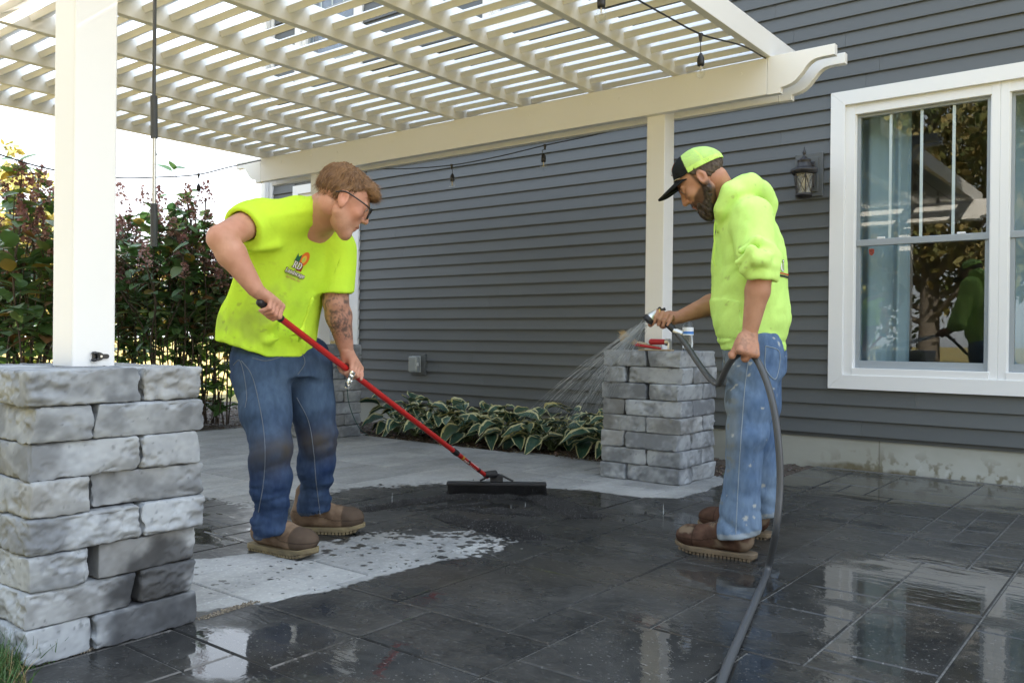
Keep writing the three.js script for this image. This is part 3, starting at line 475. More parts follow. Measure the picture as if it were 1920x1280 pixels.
// a head in its own frame: x to its left, y up, z forward
function headField(o = {}) {
  const L = [];
  L.push(el(V(0, 0.03, -0.012), [0.074, 0.083, 0.096]), { f: el(V(0, -0.03, 0.032), [0.0585, 0.082, 0.055]), k: 0.03 });
  for (const s of [1, -1]) L.push({ f: rc(V(s * 0.05, -0.055, -0.002), V(s * 0.016, -0.104, 0.064), 0.019, 0.017), k: 0.028 }, { f: el(V(s * 0.041, -0.022, 0.061), [0.02, 0.018, 0.017]), k: 0.022 }, { cut: el(V(s * 0.031, 0.006, 0.094), [0.018, 0.0125, 0.016]), k: 0.014 }, { f: el(V(s * 0.031, 0.003, 0.0755), [0.0125, 0.0115, 0.0115]), k: 0.002 }, { f: rc(V(s * 0.019, 0.008, 0.084), V(s * 0.043, 0.008, 0.077), 0.0042, 0.004), k: 0.004 }, { f: rc(V(s * 0.014, 0.022, 0.0865), V(s * 0.046, 0.021, 0.073), 0.0075, 0.006), k: 0.012 });
  L.push({ f: el(V(0, -0.107, 0.069), [0.02, 0.017, 0.016]), k: 0.02 }, { f: rc(V(0, 0.015, 0.087), V(0, -0.028, 0.108), 0.0075, 0.0112), k: 0.012 });
  for (const s of [1, -1]) L.push({ f: el(V(s * 0.012, -0.031, 0.0965), [0.0085, 0.0075, 0.0095]), k: 0.008 });
  L.push({ f: el(V(0, -0.058, 0.0815), [0.027, 0.018, 0.0125]), k: 0.016 }, { f: rc(V(-0.019, -0.0645, 0.0845), V(0, -0.0615, 0.0925), 0.0045, 0.0058), k: 0.006 }, { f: rc(V(0.019, -0.0645, 0.0845), V(0, -0.0615, 0.0925), 0.0045, 0.0058), k: 0.006 }, { f: rc(V(-0.014, -0.0745, 0.0855), V(0.014, -0.0745, 0.0855), 0.0066), k: 0.007 }, { cut: rc(V(-0.022, -0.0685, 0.0865), V(0.022, -0.0685, 0.0865), 0.0022), k: 0.003 });
  for (const s of [1, -1]) {
    const X = V(s * 0.94, 0, -0.34).normalize(), Y = V(0, 0.97, -0.24).normalize(), Z = X.clone().cross(Y);
    const ear = union([{ f: el(V(s * 0.077, -0.006, -0.012), [0.0085, 0.032, 0.0195], X, Y, Z), k: 0.001 }, { f: el(V(s * 0.075, -0.031, -0.004), [0.0075, 0.011, 0.009], X, Y, Z), k: 0.006 }, { cut: el(V(s * 0.0865, -0.004, -0.009), [0.008, 0.018, 0.0105], X, Y, Z), k: 0.004 }], 0.001);
    L.push({ f: ear, k: 0.006 });
  }
  if (o.extra) L.push(...o.extra);
  return union(L, 0.02);
}
const frame = (o, F, U, sc = 1) => { F = F.clone().normalize(); U = U.clone().addScaledVector(F, -U.dot(F)).normalize(); const X = U.clone().cross(F); return new THREE.Matrix4().makeBasis(X, U, F).scale(V(sc, sc, sc)).setPosition(o); };
const flatN = (g) => (g.index ? g : g);
const skinMat = phys([1, 1, 1], 0.52, { vertexColors: true, specularIntensity: 0.5, sheen: 0.15, sheenRoughness: 0.5 });
const clothMat = (r = 0.92) => phys([1, 1, 1], r, { vertexColors: true, specularIntensity: 0.2, sheen: 0.25, sheenRoughness: 0.6 });
function skinCol(base, seed) { return (x, y, z) => { const n = fbm(x * 45, y * 45, z * 45 + seed, 3), m = fbm(x * 12, y * 12, z * 12 + seed, 2); return [base[0] * (1 + 0.16 * n + 0.05 * m), base[1] * (1 + 0.22 * n + 0.2 * m), base[2] * (1 + 0.26 * n + 0.2 * m)]; }; }
// toes along f from the heel point, lace-up work boot built as parts of its own thing's group
function boot(parent, heel, f, cols, seed, len = 0.30) {
  const F = f.clone().setY(0).normalize(), Lx = V(0, 1, 0).cross(F), T = (x, y, z) => heel.clone().addScaledVector(Lx, x).addScaledVector(F, z).add(V(0, y, 0)), k = len / 0.3;
  const M4 = new THREE.Matrix4().makeBasis(Lx, V(0, 1, 0), F).scale(V(k, k, k)).setPosition(heel);
  const uf = union([rc(V(0, 0.072, 0.045), V(0, 0.062, 0.19), 0.044, 0.044), { f: el(V(0.004, 0.062, 0.236), [0.056, 0.047, 0.070]), k: 0.02 }, { f: rc(V(0, 0.08, 0.05), V(0, 0.165, 0.066), 0.043, 0.047), k: 0.025 }, { f: rc(V(0, 0.112, 0.11), V(0, 0.078, 0.19), 0.030, 0.028), k: 0.03 }], 0.02), upper = (x, y, z) => { let d = smax(uf(x, y, z), 0.024 - y, 0.006);
    d += 0.0022 * fbm(x * 34, y * 50, z * 34 + seed, 3) + 0.003 * Math.sin(z * 90 + 14 * y) * sstep(0.05, 0.0, Math.abs(z - 0.165)) * sstep(0.04, 0.07, y); return d; };
  const seam = (x, y, z) => Math.abs(y - (0.060 + 0.016 * sstep(0.2, 0.12, z) + 0.02 * sstep(0.1, 0.02, z))) < 0.0022 && z > 0.01;
  const u = colored(nets(upper, V(-0.075, 0.0, -0.02), V(0.075, 0.225, 0.32), 0.0042), (x, y, z) => {
    const n = fbm(x * 26, y * 26, z * 26 + seed, 4), m = fbm(x * 70, y * 70, z * 70, 3); let c = mix3(cols.lo, cols.hi, clamp(0.5 + 0.9 * n + 0.3 * m));
    if (cols.toe && z > 0.222 + 0.02 * y * 10 * 0.1) c = mix3(c, cols.toe, 0.85);
    if (cols.mud) c = mix3(c, cols.mud, sstep(0.05, 0.3, fbm(x * 16, y * 20, z * 16 + seed + 4, 4) + 0.25 * sstep(0.08, 0.03, y)) * 0.8);
    if (seam(x, y, z) || Math.abs(z - 0.222) < 0.0025) c = c.map((e) => e * 0.55); return c;
  });
  part(parent, 'boot_upper', u.applyMatrix4(M4), clothMat(0.75));
  const sh = new THREE.Shape(); sh.moveTo(-0.036, 0.002); sh.bezierCurveTo(-0.03, -0.018, 0.03, -0.018, 0.036, 0.002); sh.bezierCurveTo(0.042, 0.08, 0.038, 0.11, 0.05, 0.19); sh.bezierCurveTo(0.062, 0.25, 0.045, 0.308, 0.004, 0.308); sh.bezierCurveTo(-0.044, 0.306, -0.056, 0.25, -0.048, 0.19); sh.bezierCurveTo(-0.04, 0.11, -0.042, 0.08, -0.036, 0.002);
  const tread = []; for (let z = 0.006; z < 0.29; z += 0.015) { const w = z < 0.12 ? lerp(0.034, 0.039, z / 0.12) : lerp(0.039, 0.05, Math.sin((z - 0.12) / 0.18 * 2.2)); tread.push(box(-w, w, 0.0, 0.010, z - 0.0055, z + 0.006, 0.002)); }
  const sole = join([new THREE.ExtrudeGeometry(sh, { depth: 0.012, bevelEnabled: true, bevelSize: 0.003, bevelThickness: 0.003, bevelSegments: 2, curveSegments: 14 }).rotateX(Math.PI / 2).scale(0.94, 1, 1).translate(0, 0.025, 0), ...tread]);
  const sp = sole.attributes.position; for (let i = 0; i < sp.count; i++) { const z = sp.getZ(i); sp.setY(i, sp.getY(i) + 0.016 * Math.pow(sstep(0.2, 0.31, z), 1.6)); }
  sole.computeVertexNormals();
  part(parent, 'boot_sole', colored(sole, (x, y, z) => { const n = fbm(x * 40, y * 60, z * 40 + seed, 3); return mix3(cols.sole, cols.soleLo, clamp(0.4 + n)); }).applyMatrix4(M4), vcol(0.85));
  const lace = []; for (let i = 0; i < 4; i++) { const z = 0.180 - i * 0.024, y = 0.107 + i * 0.015, w = 0.023 + 0.002 * i; lace.push(tube([V(-w, y - 0.006, z + 0.008), V(0, y + 0.004, z), V(w, y - 0.006, z - 0.006)], 0.0025, 8, 6), tube([V(w, y - 0.006, z + 0.008), V(0, y + 0.004, z), V(-w, y - 0.006, z - 0.006)], 0.0025, 8, 6)); }
  part(parent, 'laces', join(lace).applyMatrix4(M4), std(cols.lace || [0.16, 0.12, 0.085], 0.85));
}
// denim with seams, fading and grime
function denim(base, fade, o) { return (x, y, z, nx, ny, nz) => {
  const w = fbm(x * 60, y * 26, z * 60, 3), b = fbm(x * 9, y * 7, z * 9 + o.seed, 3), s = vn(x * 260, y * 60, z * 260);
  let c = mix3(base, fade, clamp(o.fade(x, y, z) + 0.35 * b + 0.16 * w)); c = c.map((e) => e * (1 + 0.22 * w + 0.10 * s));
  const d = o.dirt(x, y, z); return mix3(c, o.dirtCol, clamp(d)); }; }
const seamTubes = (parent, f, lists, c) => { const g = lists.map((l) => { const cv = new THREE.CatmullRomCurve3(l, false, 'centripetal'); return tube(cv.getPoints(36).map((q) => surf(f, q)), 0.0019, 60, 5); }); part(parent, 'seam', g, std(c, 0.9)); };
const surf = (f, q) => { const o = V(0, 0.862, 0), d = q.clone().sub(o), L = d.length(); d.normalize(); let t = L - 0.35; for (let k = 0; k < 60; k++) { const e = f(o.x + d.x * t, o.y + d.y * t, o.z + d.z * t); if (e < 0.001) break; t += Math.min(0.02, e * 0.6 + 0.0005); if (t > L + 0.4) return q; } return o.addScaledVector(d, t); };
const nearLine = (x, y, z, pts) => { let d = 1e9; for (let i = 1; i < pts.length; i++) { const a = pts[i - 1], b = pts[i], dx = b.x - a.x, dy = b.y - a.y, dz = b.z - a.z, t = clamp(((x - a.x) * dx + (y - a.y) * dy + (z - a.z) * dz) / (dx * dx + dy * dy + dz * dz)); d = Math.min(d, Math.hypot(x - a.x - dx * t, y - a.y - dy * t, z - a.z - dz * t)); } return d; };
// sharp-ish cloth folds: ridged noise stretched along a direction
const folds = (x, y, z, fx, fy, fz, seed) => { const n = vn(x * fx + seed, y * fy, z * fz), m = vn(x * fx * 1.9 + 7, y * fy * 1.9 + seed, z * fz * 1.9); return 0.7 * (1 - 2 * Math.abs(n)) + 0.35 * (1 - 2 * Math.abs(m)) - 0.45; };
// print laid on a garment: rays along -n from a small grid fall onto the field
function printOn(f, c, right, up, n, w, h, res = 14) {
  const g = new THREE.PlaneGeometry(w, h, res, res), p = g.attributes.position;
  for (let i = 0; i < p.count; i++) { const q = c.clone().addScaledVector(right, p.getX(i)).addScaledVector(up, p.getY(i)); let t = 0; for (let k = 0; k < 40; k++) { const d = f(q.x - n.x * t, q.y - n.y * t, q.z - n.z * t); if (d < 0.0006) break; t += d * 0.8; if (t > 0.3) break; } q.addScaledVector(n, -t + 0.0022); p.setXYZ(i, q.x, q.y, q.z); }
  g.computeVertexNormals(); return g;
}
function logoTexture() {
  const c = document.createElement('canvas'); c.width = c.height = 256; const x = c.getContext('2d');
  x.fillStyle = '#e8732c'; x.beginPath(); x.ellipse(150, 62, 44, 54, 0, 0, 7); x.fill(); x.fillStyle = '#eec24a'; x.beginPath(); x.ellipse(146, 66, 24, 30, 0, 0, 7); x.fill(); x.fillStyle = '#b9d75a'; x.beginPath(); x.ellipse(142, 70, 13, 18, 0, 0, 7); x.fill();
  x.fillStyle = '#2a6b4b'; x.beginPath(); x.moveTo(62, 40); x.lineTo(84, 62); x.lineTo(106, 40); x.lineTo(112, 90); x.lineTo(70, 128); x.lineTo(58, 90); x.fill();
  x.fillStyle = '#8c2f25'; x.beginPath(); x.moveTo(118, 150); x.lineTo(172, 112); x.lineTo(176, 158); x.lineTo(120, 162); x.fill();
  x.font = 'bold 68px serif'; x.lineWidth = 9; x.strokeStyle = '#3a3230'; x.strokeText('RD', 62, 148); x.fillStyle = '#f3f1ea'; x.fillText('RD', 62, 148);
  x.font = 'bold 40px serif'; x.lineWidth = 8; x.strokeText('Landscape', 18, 198); x.fillStyle = '#f3f1ea'; x.fillText('Landscape', 18, 198);
  x.fillStyle = '#5c5a50'; x.fillRect(24, 207, 200, 3); x.font = 'italic 26px serif'; x.fillStyle = '#c98a6a'; x.fillText('Services, Inc.', 52, 236);
  const t = new THREE.CanvasTexture(c); t.colorSpace = THREE.SRGBColorSpace; return t;
}
const logoMat = std([1, 1, 1], 0.9, { map: logoTexture(), transparent: true, alphaTest: 0.35 });
function hairGeo(list, lo, hi, h, disp) { const f = union(list, 0.012); return nets((x, y, z) => f(x, y, z) + disp(x, y, z), lo, hi, h, 0.01); }

// short strands standing on a hair surface: [geometry in head space], flow gives the lie of the hair at a point
function strands(parent, geo, HM, n, seed, len, wid, flow, colA, colB, keep = () => true) {
  const p = geo.attributes.position, nm = geo.attributes.normal, r = RNG(seed), b = bases.get(parent), bl = new THREE.PlaneGeometry(1, 1, 1, 4).translate(0, 0.5, 0), bp = bl.attributes.position;
  for (let i = 0; i < bp.count; i++) { const y = bp.getY(i); bp.setXYZ(i, bp.getX(i) * (1 - 0.85 * y), y, -0.22 * y * y); } bl.computeVertexNormals();
  const im = shadow(new THREE.InstancedMesh(bl, phys([1, 1, 1], 0.5, { side: THREE.DoubleSide }), n)), m = new THREE.Matrix4(), c = new THREE.Color(), sc = HM.getMaxScaleOnAxis(); let k = 0;
  for (let t = 0; t < n * 6 && k < n; t++) {
    const i = (r() * p.count) | 0, q = V(p.getX(i), p.getY(i), p.getZ(i)); if (!keep(q)) continue; const N = V(nm.getX(i), nm.getY(i), nm.getZ(i)); if (N.dot(q) < 0) N.negate(); const F = flow(q).add(V((r() - 0.5) * 0.5, (r() - 0.5) * 0.5, (r() - 0.5) * 0.5)); F.addScaledVector(N, -F.dot(N)).normalize().addScaledVector(N, 0.16 + 0.3 * r()).normalize();
    const X = F.clone().cross(N).normalize(), Z = X.clone().cross(F), L = len * (0.6 + 0.7 * r()); q.addScaledVector(N, -0.0015);
    m.makeBasis(X.multiplyScalar(wid * (0.6 + 0.8 * r())), F.multiplyScalar(L), Z.multiplyScalar(L)).setPosition(q).premultiply(HM); const e = m.elements; e[12] -= b.x; e[13] -= b.y; e[14] -= b.z; im.setMatrixAt(k, m);
    const w = mix3(colA, colB, Math.pow(r(), 1.4)); c.setRGB(...w); im.setColorAt(k++, c);
  }
  im.count = k; im.name = 'hair_strands'; im.userData.kind = 'stuff'; parent.add(im);
}

// ================================================================ the man with the broom
const POLE = { a: at(496, 574, 3.12), b: at(921, 899, 4.66) }; POLE.dir = POLE.b.clone().sub(POLE.a).normalize();
const onPole = (px) => { const a = POLE.a, b = POLE.b; let lo = 0, hi = 1; for (let i = 0; i < 40; i++) { const m = (lo + hi) / 2, q = a.clone().lerp(b, m).applyMatrix4(camera.matrixWorldInverse); (q.x / -q.z * FOC + 960 < px) ? lo = m : hi = m; } return a.clone().lerp(b, lo); };
camera.updateMatrixWorld(true); camera.matrixWorldInverse.copy(camera.matrixWorld).invert();
{
  const base = V(-2.86, 0, -2.26), man = thing('person', 'man in a yellow-green t-shirt and glasses pushing a red broom', 'person', base);
  const fT = dirOf(0.60, 0, 0.80), lT = dirOf(0.80, 0, -0.60), SK = [0.56, 0.29, 0.205];
  // ---- skin
  const shR = at(478, 412, 3.24), elR = at(414, 447, 3.05), wrR = at(478, 541, 3.085), hdR = onPole(503), shL = at(630, 468, 3.44), elL = at(629, 566, 3.44), wrL = at(648, 652, 3.535), hdL = onPole(657);
  const hC = at(644, 374, 3.18), hF = dirOf(0.82, -0.48, -0.34), hU = dirOf(0.42, 0.86, -0.1), HM = frame(hC, hF, hU, 1.02);
  const neck = at(612, 396, 3.26);
  const bodyF = union([loft([[at(508, 640, 3.46), 0.165, 0.115], [at(520, 560, 3.43), 0.16, 0.11], [at(548, 475, 3.38), 0.165, 0.105], [at(570, 425, 3.34), 0.13, 0.085]], lT),
    { f: rc(neck, V(0, -0.035, -0.03).applyMatrix4(HM), 0.063, 0.055), k: 0.03 }, { f: rc(at(575, 420, 3.33), neck, 0.08, 0.068), k: 0.05 },
    { f: rc(shR, elR, 0.056, 0.049), k: 0.03 }, { f: rc(elR, elR.clone().lerp(wrR, 0.3), 0.047, 0.0525), k: 0.014 }, { f: rc(elR.clone().lerp(wrR, 0.3), wrR, 0.0525, 0.031), k: 0.014 },
    { f: rc(shL, elL, 0.056, 0.05), k: 0.03 }, { f: rc(elL, elL.clone().lerp(wrL, 0.3), 0.049, 0.0525), k: 0.014 }, { f: rc(elL.clone().lerp(wrL, 0.3), wrL, 0.0525, 0.032), k: 0.014 }], 0.02);
  const [b0, b1] = bounds([at(508, 660, 3.46), elR, wrR, wrL, neck, shL, V(0, 0, -0.03).applyMatrix4(HM)], 0.14);
  const tatt = (x, y, z) => { const t = clamp((y - wrL.y) / (elL.y - wrL.y)); const p = V(x, y, z); if (p.distanceTo(elL.clone().lerp(wrL, 0.45)) > 0.19 || t < 0.08) return 0; const a = vn(x * 62, y * 44, z * 62), b = vn(x * 95 + 3, y * 70, z * 95), rose = Math.hypot((p.clone().sub(elL.clone().lerp(wrL, 0.42)).dot(CR)) * 1.0, y - lerp(elL.y, wrL.y, 0.42)); const ring = rose < 0.045 ? sstep(0.5, 0.1, Math.abs((rose * 190 + 1.4 * vn(x * 70, y * 70, z * 70)) % 2 - 1)) * 0.7 : 0; return clamp(sstep(0.16, 0.04, Math.abs(a)) * 0.75 + sstep(0.13, 0.04, Math.abs(b)) * 0.45 + ring + 0.16) * sstep(0.08, 0.25, t) * 0.8; };
  const sc = skinCol(SK, 1), body = colored(nets(bodyF, b0, b1, 0.0075), (x, y, z) => mix3(sc(x, y, z), [0.055, 0.06, 0.065], tatt(x, y, z)));
  const headF = headField();
  const head = colored(nets(headF, V(-0.1, -0.14, -0.12), V(0.1, 0.13, 0.13), 0.0031), (x, y, z) => {
    let c = sc(x, y, z); const eyeD = Math.min(Math.hypot(x - 0.031, y - 0.003, z - 0.086), Math.hypot(x + 0.031, y - 0.003, z - 0.086));
    if (eyeD < 0.0095) c = eyeD < 0.0042 ? [0.03, 0.04, 0.05] : [0.62, 0.58, 0.54];
    const brow = sstep(0.008, 0.004, Math.abs(y - 0.027 + 0.1 * (Math.abs(x) - 0.03) ** 2 * 20)) * sstep(0.05, 0.043, Math.abs(x)) * sstep(0.012, 0.018, Math.abs(x)) * (z > 0.06 ? 1 : 0); c = mix3(c, [0.17, 0.09, 0.05], brow * 0.75);
    const lip = sstep(0.013, 0.008, Math.abs(y + 0.069)) * sstep(0.026, 0.02, Math.abs(x)) * (z > 0.075 ? 1 : 0); c = mix3(c, [0.40, 0.15, 0.12], lip * 0.8);
    const stub = sstep(-0.045, -0.07, y) * sstep(-0.02, 0.02, z); c = mix3(c, c.map((e) => e * 0.8), stub * 0.6 * (0.6 + 0.6 * vn(x * 300, y * 300, z * 300)));
    c = mix3(c, [0.56, 0.24, 0.17], 0.4 * sstep(0.05, 0.015, Math.hypot(Math.abs(x) - 0.045, y + 0.025, (z - 0.06) * 0.7)) + 0.35 * (Math.abs(x) > 0.074 ? 1 : 0)); return c;
  }).applyMatrix4(HM);
  const hr = handParts(hdR, POLE.dir, dirOf(0.1, 0.65, 0.75), wrR, 1, 0.0135), hl = handParts(hdL, POLE.dir.clone().negate(), dirOf(0.3, 0.72, 0.62), wrL, -1, 0.0128, [3]);
  const hcol = (tips) => (x, y, z) => { let c = sc(x, y, z); let d = 1; for (const t of tips) d = Math.min(d, Math.hypot(x - t.x, y - t.y, z - t.z)); return mix3(c, [0.60, 0.33, 0.26], sstep(0.016, 0.006, d) * 0.5); };
  const hands = [hr, hl].map((h, i) => colored(nets(union([{ f: rc(i ? wrL : wrR, i ? wrL.clone().lerp(elL, 0.2) : wrR.clone().lerp(elR, 0.2), 0.029, 0.034), k: 0.01 }, ...h.list], 0.01), ...bounds(h.pts, 0.045), 0.0026), hcol(h.tips)));
  part(man, 'body', join([body, head, ...hands]), skinMat);
  // ---- hair
  const hd = (x, y, z) => { const a = Math.atan2(x, z + 0.02); return 0.0045 * vn(a * 26, y * 16, 3) + 0.004 * vn(x * 130, y * 45, z * 60) + 0.002 * vn(x * 300, y * 70, z * 200); };
  const hair = colored(hairGeo([{ f: (x, y, z) => { let d = el(V(0, 0.036, -0.015), [0.0805, 0.088, 0.1025])(x, y, z); d = smax(d, 0.030 - y + 0.012 * sstep(-0.02, -0.07, z) * -1 + (z < 0.0 ? (-0.075 - 0.0) : 0) + 0.45 * Math.max(0, z - 0.02), 0.012); d = smax(d, -(y + 0.055 - (z > -0.035 ? 1.6 * (z + 0.035) : 0)), 0.006); d += 0.012 * sstep(0.02, -0.06, y); return d; }, k: 0.01 }, { f: rc(V(-0.042, 0.074, 0.072), V(0.04, 0.076, 0.072), 0.022, 0.023), k: 0.04 }, { f: rc(V(-0.03, 0.064, 0.091), V(0.026, 0.066, 0.091), 0.010, 0.010), k: 0.03 }], V(-0.12, -0.09, -0.14), V(0.12, 0.16, 0.14), 0.0032, hd), (x, y, z) => { const a = Math.atan2(x, z + 0.02), n = vn(a * 60, y * 14, 1) * 0.5 + vn(x * 240, y * 60, z * 130) * 0.5; return mix3([0.10, 0.052, 0.026], [0.30, 0.175, 0.085], clamp(0.42 + 0.55 * n + 2.2 * (y - 0.07))); }), hairL0 = hair.clone(); hair.applyMatrix4(HM);
  part(man, 'hair', hair, phys([1, 1, 1], 0.55, { vertexColors: true, specularIntensity: 0.5 }));
  strands(man, hairL0, HM, 5200, 5, 0.024, 0.0013, (q) => q.z > 0.02 && q.y > 0.05 ? V(0.2, -0.25, 1) : V(0, -1, 0.35 * (q.y > 0.06 ? 2 : -0.6)), [0.075, 0.037, 0.018], [0.36, 0.20, 0.10]);
  // ---- glasses
  const gl = [], rim = (s) => [V(s * 0.010, 0.013, 0.106), V(s * 0.032, 0.0165, 0.104), V(s * 0.056, 0.013, 0.096), V(s * 0.057, -0.006, 0.096), V(s * 0.048, -0.019, 0.099), V(s * 0.026, -0.021, 0.104), V(s * 0.011, -0.008, 0.106)];
  for (const s of [1, -1]) gl.push(tube(rim(s), 0.0026, 40, 6, true), tube([V(s * 0.057, 0.009, 0.097), V(s * 0.077, 0.012, 0.078), V(s * 0.0815, 0.016, 0.01), V(s * 0.083, 0.014, -0.018), V(s * 0.079, -0.004, -0.045)], 0.0028, 24, 6));
  gl.push(tube([V(-0.012, 0.008, 0.106), V(0, 0.011, 0.109), V(0.012, 0.008, 0.106)], 0.0024, 8, 6));
  const spec = sub('glasses', man);
  part(spec, 'glasses_frame', join(gl).applyMatrix4(HM), std([0.012, 0.012, 0.014], 0.3));
  for (const s of [1, -1]) { const r = rim(s), g = new THREE.BufferGeometry(), c = r.reduce((a, b) => a.add(b), V(0, 0, 0)).multiplyScalar(1 / 7), P = []; for (let i = 0; i < 7; i++) { const a = r[i], b = r[(i + 1) % 7]; P.push(c.x, c.y, c.z, a.x, a.y, a.z, b.x, b.y, b.z); } g.setAttribute('position', new THREE.Float32BufferAttribute(P, 3)); g.computeVertexNormals(); part(spec, 'lens', g.applyMatrix4(HM), glass()); }
  // ---- t-shirt
  const torso = [[at(498, 668, 3.47), 0.195, 0.158], [at(500, 640, 3.47), 0.197, 0.157], [at(508, 590, 3.45), 0.192, 0.15], [at(526, 530, 3.42), 0.19, 0.143], [at(548, 468, 3.38), 0.193, 0.13], [at(562, 424, 3.34), 0.165, 0.105], [at(592, 404, 3.29), 0.105, 0.092], [at(606, 388, 3.265), 0.078, 0.074]];
  const slR = shR.clone().lerp(elR, 0.40), slL = shL.clone().lerp(elL, 0.84), tors = loft(torso, lT);
  const sleeveR = rc(shR, shR.clone().lerp(elR, 0.9).add(V(0, -0.012, 0)), 0.08, 0.083), sleeveL = rc(shL, shL.clone().lerp(elL, 1.1), 0.08, 0.076);
  const axR = elR.clone().sub(shR).normalize(), axL = elL.clone().sub(shL).normalize();
  const drape = [[at(600, 470, 3.26), at(600, 610, 3.36)], [at(560, 470, 3.24), at(585, 600, 3.33)], [at(520, 480, 3.2), at(470, 610, 3.34)]];
  const fold = [[at(640, 480, 3.3), at(612, 545, 3.32), 0.012], [at(470, 470, 3.17), at(520, 460, 3.2), 0.01], [at(525, 600, 3.3), at(470, 630, 3.33), 0.013], [at(585, 560, 3.3), at(560, 640, 3.34), 0.012], [at(500, 640, 3.3), at(560, 625, 3.3), 0.01]].map(([a, b, r]) => rc(a, b, r));
  const hemY = (x, y, z) => { const s = (x + 2.9) * CR.x + (z + 2.3) * CR.z; return 0.800 - 0.03 * Math.cos(s * 9) + 0.05 * Math.abs(s + 0.02) + 0.004 * vn(x * 30, 0, z * 30); };
  const trap = union([rc(at(496, 416, 3.23), at(560, 402, 3.25), 0.071, 0.068), rc(at(560, 402, 3.25), at(592, 396, 3.265), 0.068, 0.058)], 0.02);
  const shirtF0 = (x, y, z) => {
    let d = tors(x, y, z);
    let a = smax(sleeveR(x, y, z), (x - slR.x) * axR.x + (y - slR.y) * axR.y + (z - slR.z) * axR.z, 0.006); d = smin(d, a, 0.05);
    a = smax(sleeveL(x, y, z), (x - slL.x) * axL.x + (y - slL.y) * axL.y + (z - slL.z) * axL.z, 0.006); d = smin(d, a, 0.045);
    for (const f of fold) d = smin(d, f(x, y, z) + 0.012, 0.05);
    d = smin(d, trap(x, y, z), 0.045);
    return d;
  };
  const armIn = union([rc(shR, elR, 0.060, 0.057), rc(shL, elL, 0.060, 0.060)], 0.001), legsIn = loft([[at(512, 740, 3.48), 0.15, 0.108], [at(506, 648, 3.47), 0.15, 0.108]], lT), neckIn = rc(neck.clone().addScaledVector(fT, 0.012).lerp(hC, 0.12), V(0, 0.02, 0).applyMatrix4(HM), 0.074, 0.085);
  const shirtF = (x, y, z) => {
    let d = shirtF0(x, y, z); if (d > 0.06) return d;
    d += 0.009 * folds(x, y, z, 9, 3.2, 9, 3) + 0.005 * folds(x, y, z, 20, 9, 20, 8) * sstep(0.95, 0.8, y) + 0.004 * folds(x, y, z, 16, 16, 16, 4) * sstep(0.13, 0.05, Math.hypot(x - slL.x, y - slL.y, z - slL.z)) - 0.0012;
    d = smax(d, hemY(x, y, z) - y, 0.006); d = smax(d, -armIn(x, y, z), 0.003); d = smax(d, -legsIn(x, y, z), 0.003); const ni = neckIn(x, y, z); d -= 0.003 * sstep(0.021, 0.016, ni); d = smax(d, -ni, 0.003); return d;
  };
  const [s0, s1] = bounds([...torso.map((t) => t[0]), slR, slL], 0.215);
  const HV1 = [0.62, 0.91, 0.06], HV2 = [0.52, 0.82, 0.07];
  const shirt = colored(nets(shirtF, V(s0.x, 0.72, s0.z), s1, 0.0062, 0.02), (x, y, z) => {
    const n = fbm(x * 7, y * 7, z * 7, 4), f = vn(x * 190, y * 190, z * 190); let c = mix3(HV1, HV2, clamp(0.3 + 0.6 * n)); c = c.map((e) => e * (1 + 0.03 * f));
    const belly = Math.exp(-((y - 0.93) ** 2) / 0.02) * sstep(0.05, -0.05, (x - at(545, 560, 3.3).x) * CR.x + (z - at(545, 560, 3.3).z) * CR.z - 0.02);
    const grime = sstep(0.0, 0.45, fbm(x * 11, y * 8, z * 11 + 5, 4) + 0.25 * belly - 0.06), sm = sstep(0.30, 0.42, fbm(x * 34, y * 60, z * 34 + 2, 3) - 0.05 + 0.12 * belly);
    c = mix3(c, [0.30, 0.38, 0.10], grime * 0.42 * (0.25 + belly)); c = mix3(c, [0.16, 0.19, 0.08], sm * 0.35 * (0.15 + belly)); return c;
  });
  part(man, 'shirt', shirt, clothMat(0.95));
  part(man, 'chest_print', printOn(shirtF, at(609, 492, 3.1), lT.clone().multiplyScalar(0.93).add(V(0, -0.30, 0)).normalize(), V(0, 0.93, 0).addScaledVector(lT, 0.30).normalize(), fT, 0.10, 0.125), logoMat);
  // ---- jeans
  const hipR = at(487, 690, 3.43), hipL = at(572, 680, 3.58), knR = at(509, 838, 3.33), knL = at(594, 822, 3.60), anR = at(508, 985, 3.36), anL = at(590, 948, 3.70), pel = at(518, 668, 3.48);
  const leg = (h, k, a, s) => [{ f: rc(h, h.clone().lerp(k, 0.55), 0.110, 0.097), k: 0.04 }, { f: rc(h.clone().lerp(k, 0.55), k, 0.097, 0.079), k: 0.02 }, { f: rc(k, k.clone().lerp(a, 0.4), 0.078, 0.073), k: 0.02 }, { f: rc(k.clone().lerp(a, 0.4), a, 0.071, 0.062), k: 0.03 }];
  const jf0 = union([loft([[at(518, 640, 3.48), 0.162, 0.114], [at(522, 668, 3.48), 0.172, 0.128], [at(524, 705, 3.49), 0.168, 0.13]], lT), ...leg(hipR, knR, anR), ...leg(hipL, knL, anL)], 0.03);
  const cuffR = anR.y - 0.055, cuffL = anL.y - 0.045;
  const isL = (x, z) => (x - (knL.x + knR.x) / 2) * (knL.x - knR.x) + (z - (knL.z + knR.z) / 2) * (knL.z - knR.z) > 0, inC = (a) => rc(V(a.x, a.y + 0.02, a.z), V(a.x, a.y - 0.2, a.z), 0.052, 0.056), inCL = inC(anL), inCR = inC(anR);
